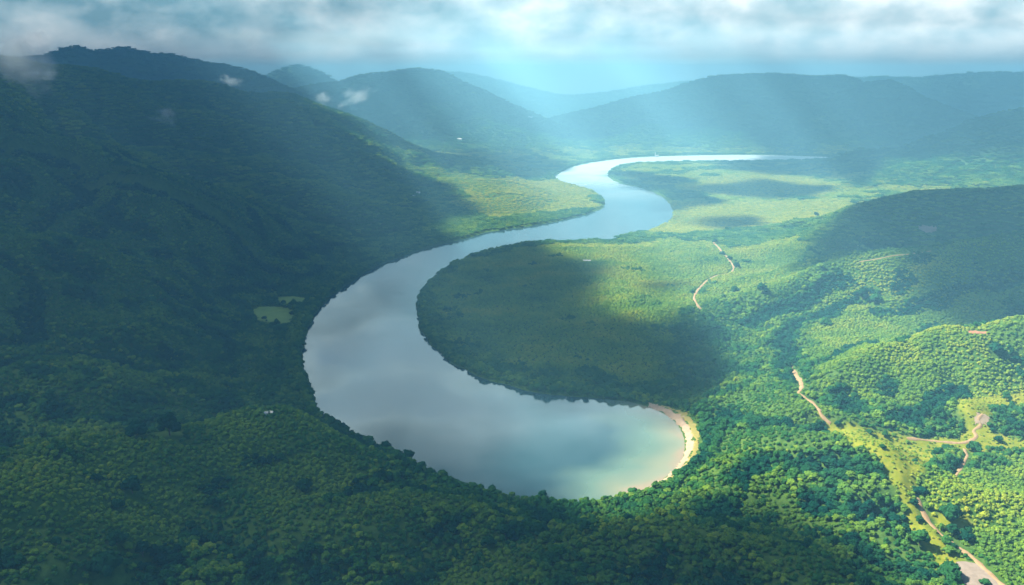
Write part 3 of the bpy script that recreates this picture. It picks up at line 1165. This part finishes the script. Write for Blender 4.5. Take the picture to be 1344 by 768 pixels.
# ------------------------------------------------------------------ forest objects (stuff)
def forest_nodes(name, coll):
    ng = bpy.data.node_groups.new(name, 'GeometryNodeTree')
    ng.interface.new_socket('Geometry', in_out='INPUT', socket_type='NodeSocketGeometry')
    ng.interface.new_socket('Geometry', in_out='OUTPUT', socket_type='NodeSocketGeometry')
    L = ng.links.new
    gi, go = ng.nodes.new('NodeGroupInput'), ng.nodes.new('NodeGroupOutput')
    ci = ng.nodes.new('GeometryNodeCollectionInfo')
    ci.inputs['Collection'].default_value = coll
    ci.inputs['Separate Children'].default_value = True
    ci.inputs['Reset Children'].default_value = True
    iop = ng.nodes.new('GeometryNodeInstanceOnPoints')
    iop.inputs['Pick Instance'].default_value = True

    def attr(n, t):
        a = ng.nodes.new('GeometryNodeInputNamedAttribute')
        a.data_type = t
        a.inputs['Name'].default_value = n
        return a.outputs['Attribute']
    L(gi.outputs[0], iop.inputs['Points'])
    L(ci.outputs[0], iop.inputs['Instance'])
    L(attr('pick', 'INT'), iop.inputs['Instance Index'])
    L(attr('rot', 'FLOAT_VECTOR'), iop.inputs['Rotation'])
    L(attr('size', 'FLOAT_VECTOR'), iop.inputs['Scale'])
    return ng, iop, go


def forest(name, sets, label):
    """one object: points of several kinds, instanced by geometry nodes"""
    P = np.concatenate([np.concatenate(PT[k]) for k, _c in sets])
    which = np.concatenate([np.full(sum(len(a) for a in PT[k]), i) for i, (k, _c) in enumerate(sets)])
    me = bpy.data.meshes.new(name)
    me.vertices.add(len(P))
    me.vertices.foreach_set('co', P[:, :3].astype(np.float32).ravel())
    set_attr(me, 'tint', P[:, 5])
    n = len(P)
    a = me.attributes.new('pick', 'INT', 'POINT')
    a.data.foreach_set('value', rng.integers(0, 1000, n).astype(np.int32))
    a = me.attributes.new('kind_index', 'INT', 'POINT')
    a.data.foreach_set('value', which.astype(np.int32))
    a = me.attributes.new('rot', 'FLOAT_VECTOR', 'POINT')
    a.data.foreach_set('vector', np.column_stack([np.zeros(n), np.zeros(n), P[:, 4]]).astype(np.float32).ravel())
    a = me.attributes.new('size', 'FLOAT_VECTOR', 'POINT')
    sxy = P[:, 3] * rng.uniform(0.92, 1.08, n)
    a.data.foreach_set('vector', np.column_stack([sxy, sxy, P[:, 3] * rng.uniform(0.85, 1.15, n)]).astype(np.float32).ravel())
    o = link(name, me)
    tag(o, label, kind='stuff')
    ng = bpy.data.node_groups.new(name, 'GeometryNodeTree')
    ng.interface.new_socket('Geometry', in_out='INPUT', socket_type='NodeSocketGeometry')
    ng.interface.new_socket('Geometry', in_out='OUTPUT', socket_type='NodeSocketGeometry')
    L = ng.links.new
    gi, go = ng.nodes.new('NodeGroupInput'), ng.nodes.new('NodeGroupOutput')

    def attr(nm, t):
        q = ng.nodes.new('GeometryNodeInputNamedAttribute')
        q.data_type = t
        q.inputs['Name'].default_value = nm
        return q.outputs['Attribute']
    join_n = ng.nodes.new('GeometryNodeJoinGeometry')
    for i, (_k, coll) in enumerate(sets):
        ci = ng.nodes.new('GeometryNodeCollectionInfo')
        ci.inputs['Collection'].default_value = coll
        ci.inputs['Separate Children'].default_value = True
        ci.inputs['Reset Children'].default_value = True
        iop = ng.nodes.new('GeometryNodeInstanceOnPoints')
        iop.inputs['Pick Instance'].default_value = True
        cmp_ = ng.nodes.new('FunctionNodeCompare')
        cmp_.data_type = 'INT'
        cmp_.operation = 'EQUAL'
        L(attr('kind_index', 'INT'), cmp_.inputs[2])
        cmp_.inputs[3].default_value = i
        L(gi.outputs[0], iop.inputs['Points'])
        L(cmp_.outputs[0], iop.inputs['Selection'])
        L(ci.outputs[0], iop.inputs['Instance'])
        L(attr('pick', 'INT'), iop.inputs['Instance Index'])
        L(attr('rot', 'FLOAT_VECTOR'), iop.inputs['Rotation'])
        L(attr('size', 'FLOAT_VECTOR'), iop.inputs['Scale'])
        L(iop.outputs[0], join_n.inputs[0])
    L(join_n.outputs[0], go.inputs[0])
    md = o.modifiers.new('plants', 'NODES')
    md.node_group = ng
    print(name, n)
    return o


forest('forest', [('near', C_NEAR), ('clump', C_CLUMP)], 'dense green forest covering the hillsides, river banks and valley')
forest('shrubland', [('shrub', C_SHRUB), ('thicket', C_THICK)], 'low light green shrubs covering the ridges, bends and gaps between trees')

# ------------------------------------------------------------------ buildings
M_WHITE = simple_mat('white_plaster', (0.50, 0.50, 0.48), (0.60, 0.60, 0.57), 0.3)
M_GREYROOF = simple_mat('grey_roof', (0.30, 0.31, 0.31), (0.42, 0.43, 0.42), 0.4)
M_PALEROOF = simple_mat('pale_metal_roof', (0.34, 0.35, 0.34), (0.46, 0.47, 0.45), 0.4, 0.5)
M_DARK = simple_mat('dark_opening', (0.02, 0.025, 0.03), (0.04, 0.045, 0.05), 0.4, 0.3)


def boxes(name, items, mat, parent):
    """one part from boxes (x0, x1, y0, y1, z0, z1)"""
    V, F = [], []
    for x0, x1, y0, y1, z0, z1 in items:
        k = len(V)
        V += [(x0, y0, z0), (x1, y0, z0), (x1, y1, z0), (x0, y1, z0), (x0, y0, z1), (x1, y0, z1), (x1, y1, z1), (x0, y1, z1)]
        F += [(k, k + 3, k + 2, k + 1), (k + 4, k + 5, k + 6, k + 7), (k, k + 1, k + 5, k + 4), (k + 1, k + 2, k + 6, k + 5), (k + 2, k + 3, k + 7, k + 6), (k + 3, k, k + 4, k + 7)]
    return link(name, mesh_np(name, V, F, False), parent, mat)


def gable(name, L, W, z0, rise, over, mat, parent, x=0.0):
    """a gabled roof slab along x"""
    a, b, t = L / 2 + over, W / 2 + over, 0.25
    zl = z0 - over * rise / (W / 2)
    prof = [(-b, zl), (0, z0 + rise), (b, zl), (b, zl + t), (0, z0 + rise + t), (-b, zl + t)]
    V = [(x - a, p, q) for p, q in prof] + [(x + a, p, q) for p, q in prof]
    F4 = [(i, (i + 1) % 6, 6 + (i + 1) % 6, 6 + i) for i in range(6)]
    F4 += [(0, 5, 4, 1), (1, 4, 3, 2), (6, 7, 10, 11), (7, 8, 9, 10)]
    return link(name, mesh_np(name, V, F4, False), parent, mat)


def house(px, L, W, H, rise, rot, label, roof=None, wall=None, name='house', group=None, windows=3):
    p = drop(*px)
    e = bpy.data.objects.new(name, None)
    col.objects.link(e)
    e.location = (p[0], p[1], p[2] - 0.2)
    e.rotation_euler = (0, 0, rot)
    tag(e, label, name.replace('_', ' '), group)
    wl, wd = L / 2, W / 2
    V = [(-wl, -wd, -3), (wl, -wd, -3), (wl, wd, -3), (-wl, wd, -3), (-wl, -wd, H), (wl, -wd, H), (wl, wd, H), (-wl, wd, H), (-wl, 0, H + rise), (wl, 0, H + rise)]
    me = bpy.data.meshes.new('wall')
    me.from_pydata(V, [], [(0, 1, 5, 4), (1, 2, 6, 9, 5), (2, 3, 7, 6), (3, 0, 4, 8, 7)])
    link('wall', me, e, wall or M_WHITE)
    gable('roof', L, W, H + 0.02, rise, 0.5, roof or M_GREYROOF, e)
    for i in range(windows):
        x = -wl + L * (i + 0.5) / windows
        if i == windows // 2 and windows > 1:
            boxes('door', [(x - 0.6, x + 0.6, -wd - 0.06, -wd + 0.03, 0.2, 2.4)], M_DARK, e)
        else:
            boxes('window', [(x - 0.7, x + 0.7, -wd - 0.06, -wd + 0.03, 1.1, 2.5)], M_DARK, e)
    return e


house((548, 255), 18, 12, 6.5, 4.0, R(-12), 'white house at the corner of the bright meadow across the river', M_PALEROOF)
house((543, 258.5), 11, 8, 4.0, 2.4, R(15), 'small white shed beside the white meadow house', M_PALEROOF, windows=2, name='shed')
house((604, 184), 34, 20, 7, 5, R(-8), 'large pale barn alone on the hazy plain at the foot of the round-topped mountain', M_PALEROOF, windows=5, name='barn')
house((712, 144), 40, 22, 9, 6, R(-25), 'faint pale barn high in the hazy gap between the mountains', M_PALEROOF, windows=5, name='barn')
house((696, 155), 40, 20, 7, 5, R(5), 'faint pale barn on the hazy slope below the other one in the gap', M_GREYROOF, windows=5, name='barn')
house((1081, 290), 9, 7, 4.0, 2.2, R(10), 'small white hut beside a dark tree on the green plain', M_PALEROOF, windows=2, name='hut')
house((349, 545), 5.2, 4.0, 3.0, 1.5, R(20), 'small pale-roofed cabin among the dark trees by the lake, the left one', M_PALEROOF, windows=2, name='cabin')
house((356, 544), 4.4, 3.6, 3.0, 1.4, R(-10), 'small pale-roofed cabin among the dark trees by the lake, the right one', M_PALEROOF, windows=2, name='cabin')
house((770.5, 343.5), 20, 6, 3.5, 1.8, R(-6), 'long low shed with a pale roof alone on the sunlit river bend', M_PALEROOF, windows=4, name='shed')
# the white church by the far bend
p = drop(862.5, 207)
ch = bpy.data.objects.new('church', None)
col.objects.link(ch)
ch.location = (p[0], p[1] + 6, max(p[2], 0.5) - 0.3)
ch.rotation_euler = (0, 0, R(-10))
tag(ch, 'tiny white church with a pointed tower at the water of the far river bend', 'church')
e = ch
wl, wd, H, rise = 9, 6, 8, 5
V = [(-wl, -wd, -3), (wl, -wd, -3), (wl, wd, -3), (-wl, wd, -3), (-wl, -wd, H), (wl, -wd, H), (wl, wd, H), (-wl, wd, H), (-wl, 0, H + rise), (wl, 0, H + rise)]
me = bpy.data.meshes.new('nave')
me.from_pydata(V, [], [(0, 1, 5, 4), (1, 2, 6, 9, 5), (2, 3, 7, 6), (3, 0, 4, 8, 7)])
link('nave', me, ch, M_WHITE)
gable('roof', 18, 12, 8.02, 5, 0.5, M_PALEROOF, ch)
tw = boxes('tower', [(-14.5, -9.02, -2.7, 2.7, -3, 18)], M_WHITE, ch)
V = [(-14.9, -3.1, 18.02), (-8.7, -3.1, 18.02), (-8.7, 3.1, 18.02), (-14.9, 3.1, 18.02), (-11.8, 0, 33)]
me = bpy.data.meshes.new('spire')
me.from_pydata(V, [], [(0, 1, 4), (1, 2, 4), (2, 3, 4), (3, 0, 4), (3, 2, 1, 0)])
link('spire', me, tw, M_WHITE)
for x in (-6, -2, 2, 6):
    boxes('window', [(x - 0.7, x + 0.7, -6.06, -5.97, 2.5, 6)], M_DARK, ch)

# ------------------------------------------------------------------ wisps of low cloud against the hills


def mist_mat(name, dens, seed):
    """vapour that thins out towards the hull, torn by noise"""
    m, nt, out = new_mat(name)
    pv = N(nt, 'ShaderNodeVolumePrincipled')
    pv.inputs['Color'].default_value = (0.78, 0.93, 1.0, 1)
    tc = N(nt, 'ShaderNodeTexCoord')
    ln = N(nt, 'ShaderNodeVectorMath', operation='LENGTH')
    nt.links.new(tc.outputs['Object'], ln.inputs[0])
    mp = N(nt, 'ShaderNodeMapping')
    mp.inputs['Location'].default_value = (seed * 3.7, seed * 1.3, 0)
    nt.links.new(tc.outputs['Object'], mp.inputs['Vector'])
    f = noise_n(nt, mp.outputs[0], 1.7, 5, 0.62)
    d = math_n(nt, 'SUBTRACT', math_n(nt, 'ADD', math_n(nt, 'MULTIPLY', math_n(nt, 'SUBTRACT', f, 0.5), 2.6), 0.62), ln.outputs['Value'], True)
    nt.links.new(math_n(nt, 'MULTIPLY', d, dens), pv.inputs['Density'])
    nt.links.new(pv.outputs[0], out.inputs['Volume'])
    return m


def wisp(px, dist, wpx, hpx, depth, seed, dens, label, tilt=0.0):
    c = far_at(px[0], px[1], dist)
    V, F = ICO[3]
    ob = link('cloud_wisp', mesh_np('cloud_wisp', V * 1.05, F), None, mist_mat('mist_vapour', dens, seed))
    ob.location = c.tolist()
    ob.scale = (wpx * dist / FPX / 2 * 1.5, depth, hpx * dist / FPX / 2 * 1.7)
    ob.rotation_euler = (0, -tilt, 0)
    tag(ob, label, 'cloud', 'wisps of low cloud')
    return ob


wisp((24, 88), 2900, 84, 64, 80, 1, 0.030, 'largest wisp of low cloud hanging before the crest of the dark hillside', 0.25)
wisp((58, 98), 2950, 34, 12, 40, 2, 0.05, 'thin tail of low cloud trailing right of the largest wisp', -0.1)
wisp((219, 153), 3150, 22, 22, 25, 3, 0.05, 'small curl of mist low on the dark hillside', 0.7)
wisp((203, 156), 3150, 26, 7, 20, 4, 0.03, 'faint flat streak of mist beside the small curl', -0.2)
wisp((303, 107), 5200, 26, 14, 60, 5, 0.03, 'bright wisp of cloud behind the crest before the blue ridge', -0.3)
wisp((425, 131), 5300, 22, 14, 50, 6, 0.03, 'left one of two bright wisps beside the round-topped mountain', -0.2)
wisp((466, 128), 5300, 42, 18, 60, 7, 0.03, 'right and longer one of two bright wisps beside the round-topped mountain', 0.4)

# ------------------------------------------------------------------ sun, sky, clouds, haze
SUN_EL, SUN_AZ = R(50), math.atan2(-0.96, 0.22)      # azimuth from +y towards +x
L_ = np.array([math.sin(SUN_AZ) * math.cos(SUN_EL), math.cos(SUN_AZ) * math.cos(SUN_EL), math.sin(SUN_EL)])
sd = bpy.data.lights.new('sun', 'SUN')
sd.energy = 5.0
sd.angle = R(0.53)
sd.color = (1.0, 0.93, 0.77)
so = bpy.data.objects.new('sun', sd)
so.rotation_euler = Vector(L_.tolist()).to_track_quat('Z', 'Y').to_euler()
so.location = (0, 0, 3000)
col.objects.link(so)

ZDECK = 3500.0
SHADE = [   # outlines of the cloud shade on the land, softness in metres
    (at(*np.array([(540, 400), (560, 370), (600, 338), (660, 318), (705, 320), (700, 334), (745, 345), (772, 368), (765, 395), (800, 420), (850, 430), (900, 420), (955, 460), (950, 520), (900, 532), (860, 548), (700, 535), (600, 500), (555, 460)]).T), 90),
    (at(*np.array([(842, 380), (870, 371), (902, 380), (872, 390)]).T), 60),
    (at(*np.array([(-400, 300), (-300, 200), (200, 205), (480, 210), (500, 222), (470, 236), (540, 256), (598, 262), (612, 284), (565, 300), (600, 330), (590, 400), (600, 500), (720, 560), (700, 640), (755, 652), (840, 690), (900, 662), (1000, 645), (1060, 690),
                         (1120, 740), (1200, 800), (1300, 1000), (-700, 1000), (-900, 500)]).T), 70),
    (at(*np.array([(555, 238), (570, 213), (620, 206), (700, 203), (735, 214), (728, 230), (690, 238), (640, 243)]).T), 150),
    (at(*np.array([(930, 222), (1000, 208), (1100, 206), (1344, 205), (1500, 205), (1500, 224), (1344, 226), (1180, 240), (1140, 250), (1080, 238), (1000, 232)]).T), 150),
    (at(*np.array([(797, 226), (850, 229), (905, 238), (900, 262), (925, 268), (885, 292), (880, 270), (850, 250), (810, 240)]).T), 60),
    (at(*np.array([(905, 248), (1010, 241), (1095, 252), (1085, 263), (960, 258)]).T), 90),
    (at(*np.array([(905, 300), (960, 291), (1040, 288), (1050, 294), (960, 306)]).T), 70),
    (at(*np.array([(1062, 312), (1090, 296), (1145, 272), (1222, 256), (1344, 246), (1600, 235), (1700, 400), (1344, 385), (1300, 376), (1258, 350), (1236, 327), (1150, 331), (1115, 325)]).T, 118.0), 70),
    (np.array([(-9500, 5400), (-2600, 5300), (-1500, 5400), (-700, 5800), (0, 6500), (1500, 6500), (2600, 5900), (4200, 5200), (9500, 5500), (9500, 17000), (-9500, 17000)], float), 250),
    (np.array([(1650, 5600), (1750, 4700), (2050, 4250), (2700, 3950), (6000, 3800), (6000, 6800), (1700, 6500)], float), 60),
    (np.array([(-9500, -3000), (-900, -3000), (-700, 300), (-1200, 1500), (-750, 3300), (-650, 4700), (-1000, 4700), (-1700, 4250), (-9500, 3900)], float), 150),
    (np.array([(-1600, -2500), (2300, -2500), (1900, 200), (900, 470), (430, 700), (200, 770), (-1600, 900)], float), 70),  # cloud added round the camera to keep the near air unlit
]


SHADE_GAPS = []         # small gaps added to the cloud so that the sun lights the wisps
for u_, v_, d_, g_ in ((26, 92, 2900, 130), (219, 153, 3150, 70), (303, 107, 5200, 260), (445, 129, 5300, 320)):
    q_ = far_at(u_, v_, d_)
    SHADE_GAPS.append((q_[0] - L_[0] / L_[2] * q_[2], q_[1] - L_[1] / L_[2] * q_[2], g_))


def shade_tau(X, Y):
    """thickness factor 0..1 of the cloud deck over the ground point X, Y"""
    wa = 60 + 90 * sstep(2600, 3400, Y)
    wx, wy = X + wa * fbm(X, Y, 420, 4, 201), Y + wa * fbm(X, Y, 420, 4, 207)
    t = np.zeros(X.shape)
    for P, soft in SHADE:
        t = t + 1 - sstep(-1.4 * soft, 0.5 * soft, sdf(wx, wy, P))
    t = np.minimum(t, 1)
    # the far part of the cloud is thinner and broken
    thin = 0.62 + 0.35 * fbm(X, Y, 1500, 3, 231)
    t = t * (1 + (np.clip(thin, 0.25, 0.95) - 1) * sstep(5000, 6000, Y))
    veil = 0.09 + 0.36 * fbm(X, Y, 2600, 3, 259)
    t = t * (1 + (np.clip(veil + 0.22 * (1 - sstep(8500, 11000, Y)), 0.0, 0.30) / 0.6 - 1) * sstep(7900, 9300, Y))
    for gx_, gy_, gr in SHADE_GAPS:
        t = t * (1 - 0.9 * np.exp(-((X - gx_) ** 2 + (Y - gy_) ** 2) / gr ** 2))
    t = t * (1 - 0.12 * (1 - sstep(1900, 2800, Y)) - 0.44 * (1 - sstep(1050, 1500, Y)))          # the near cloud is thinner too
    return t


CLOUD_DENS = 0.030
step = 55.0
xs, ys = np.arange(-9000, 9000, step), np.arange(-2600, 16500, step)
X, Y = np.meshgrid(xs, ys)
off = L_[:2] / L_[2] * ZDECK
T = shade_tau(X, Y)
billow = np.abs(fbm(X, Y, 600, 4, 211))
thick = 150.0 * T * (0.75 + 0.5 * billow)
k = (thick > 0.5)
kk = k[:-1, :-1] | k[1:, :-1] | k[:-1, 1:] | k[1:, 1:]
topz = ZDECK + thick * 0.75
botz = ZDECK - thick * 0.25
PX, PY = X + off[0], Y + off[1]
nv = X.size
F1 = grid_faces(len(ys), len(xs), kk)
F2 = F1[:, ::-1] + nv
V = np.concatenate([np.stack([PX, PY, topz], -1).reshape(-1, 3), np.stack([PX, PY, botz - 0.05], -1).reshape(-1, 3)])
V, F, _ = compact(V, np.concatenate([F1, F2]))
# close the rim
cnt = {}
for f in F1:
    for a, b in ((f[0], f[1]), (f[1], f[2]), (f[2], f[3]), (f[3], f[0])):
        key = (min(a, b), max(a, b))
        cnt[key] = (a, b) if key not in cnt else None
remap = {o: i for i, o in enumerate(_)}
rim = [[remap[b], remap[a], remap[a + nv], remap[b + nv]] for e in cnt.values() if e is not None for a, b in (e,)]
F = np.concatenate([F, np.array(rim)])
cm, nt, out = new_mat('cloud_vapour')
pv = N(nt, 'ShaderNodeVolumePrincipled')
pv.inputs['Color'].default_value = (0.90, 0.965, 1.0, 1)
pv.inputs['Density'].default_value = CLOUD_DENS
pv.inputs['Anisotropy'].default_value = 0.3
nt.links.new(pv.outputs[0], out.inputs['Volume'])
cl = link('clouds', mesh_np('clouds', V, F), None, cm)
tag(cl, 'broken grey-white clouds drifting over the valley and shading the land', kind='stuff')

HAZE_DENS = 1.65e-4
hm, nt, out = new_mat('haze_air')
pv = N(nt, 'ShaderNodeVolumePrincipled')
pv.inputs['Color'].default_value = (0.28, 0.70, 0.98, 1)
pv.inputs['Density'].default_value = HAZE_DENS
pv.inputs['Anisotropy'].default_value = 0.0
nt.links.new(pv.outputs[0], out.inputs['Volume'])
hx, y0, y1, z0, z1 = 17500, -4000, 17500, -15.0, 690.0
V = [(-hx, y0, z0), (hx, y0, z0), (hx, y1, z0), (-hx, y1, z0), (-hx, y0, z1), (hx, y0, z1), (hx, y1, z1), (-hx, y1, z1)]
F = [(0, 3, 2, 1), (4, 5, 6, 7), (0, 1, 5, 4), (1, 2, 6, 5), (2, 3, 7, 6), (3, 0, 4, 7)]
tag(link('haze', mesh_np('haze', V, F, False), None, hm), 'pale blue haze filling the whole valley and fading the far mountains', kind='stuff')

w = bpy.data.worlds.new('World')
scene.world = w
w.use_nodes = True
nt = w.node_tree
nt.nodes.clear()
out = nt.nodes.new('ShaderNodeOutputWorld')
bg = N(nt, 'ShaderNodeBackground')
bg.inputs['Strength'].default_value = 0.05
sky = N(nt, 'ShaderNodeTexSky')
sky.sky_type = 'NISHITA'
sky.sun_disc = False
sky.sun_elevation = SUN_EL
sky.sun_rotation = SUN_AZ
sky.altitude = 500
tc = N(nt, 'ShaderNodeTexCoord')
sx = N(nt, 'ShaderNodeSeparateXYZ')
nt.links.new(tc.outputs['Generated'], sx.inputs[0])
zz = math_n(nt, 'ADD', math_n(nt, 'MAXIMUM', sx.outputs[2], 0.0), 0.10)
cx = math_n(nt, 'DIVIDE', sx.outputs[0], zz)
cy = math_n(nt, 'DIVIDE', sx.outputs[1], zz)
cv_ = N(nt, 'ShaderNodeCombineXYZ')
nt.links.new(cx, cv_.inputs[0])
nt.links.new(cy, cv_.inputs[1])
mp = N(nt, 'ShaderNodeMapping')
mp.inputs['Scale'].default_value = (1.0, 1.0, 1.7)
mp.inputs['Location'].default_value = (0.35, 0.2, 0.05)
nt.links.new(tc.outputs['Generated'], mp.inputs['Vector'])
f = math_n(nt, 'ADD', math_n(nt, 'MULTIPLY', noise_n(nt, cv_.outputs[0], 0.9, 7, 0.55), 0.12), math_n(nt, 'MULTIPLY', noise_n(nt, mp.outputs[0], 15.0, 6, 0.52), 0.88))
f = math_n(nt, 'ADD', math_n(nt, 'MULTIPLY', math_n(nt, 'SUBTRACT', f, 0.5), 2.5), 0.5)
f2 = noise_n(nt, cv_.outputs[0], 0.3, 3, 0.5)
# a heavier bank of cloud stands over the left side
side = math_n(nt, 'MULTIPLY', math_n(nt, 'ADD', sx.outputs[0], 0.12), 0.55)
ff = math_n(nt, 'ADD', math_n(nt, 'ADD', math_n(nt, 'MULTIPLY', f, 0.8), math_n(nt, 'MULTIPLY', f2, 0.4)), side)
cc = ramp(nt, ff, [(0.26, (0.8, 1.7, 2.1)), (0.50, (2.0, 2.8, 3.1)), (0.74, (3.5, 4.0, 4.1)), (1.0, (5.9, 5.9, 5.6))])
cover = ramp(nt, noise_n(nt, cv_.outputs[0], 0.45, 5, 0.55), [(0.30, (0.55,) * 3), (0.5, (0.95,) * 3)])
up = math_n(nt, 'SUBTRACT', 1.0, math_n(nt, 'MULTIPLY', math_n(nt, 'SUBTRACT', sx.outputs[2], 0.35), 2.5, True))
cover = math_n(nt, 'MULTIPLY', cover, up)
lift = math_n(nt, 'MULTIPLY', math_n(nt, 'SUBTRACT', sx.outputs[2], 0.075), 6.0, True)
cc = mixc(nt, math_n(nt, 'MULTIPLY', lift, 0.55), cc, (8.0, 8.2, 8.0))  # sky above the view brightened to lighten the water
# unseen sky at the sides and behind darkened to cut fill light, pale mist low over the horizon
ahead = math_n(nt, 'MULTIPLY', math_n(nt, 'SUBTRACT', sx.outputs[1], 0.15), 1.6, True)
cc = mixc(nt, ahead, (0.40, 1.40, 2.35), cc)
low = math_n(nt, 'MULTIPLY', math_n(nt, 'SUBTRACT', 0.050, sx.outputs[2]), 22.0, True)
low = math_n(nt, 'MULTIPLY', low, ahead)
cc = mixc(nt, math_n(nt, 'MULTIPLY', low, 0.7), cc, (4.0, 4.2, 4.2))
cover = math_n(nt, 'MAXIMUM', cover, low)
nt.links.new(mixc(nt, cover, sky.outputs[0], cc), bg.inputs['Color'])
nt.links.new(bg.outputs[0], out.inputs['Surface'])

# ------------------------------------------------------------------ render settings
scene.render.engine = 'CYCLES'
scene.view_settings.view_transform = 'Standard'
scene.view_settings.look = 'None'
scene.view_settings.exposure = 2.2
scene.view_settings.gamma = 1.0
c = scene.cycles
c.max_bounces = 6
c.diffuse_bounces = 2
c.glossy_bounces = 2
c.transmission_bounces = 2
c.volume_bounces = 0
c.transparent_max_bounces = 24
c.use_denoising = True
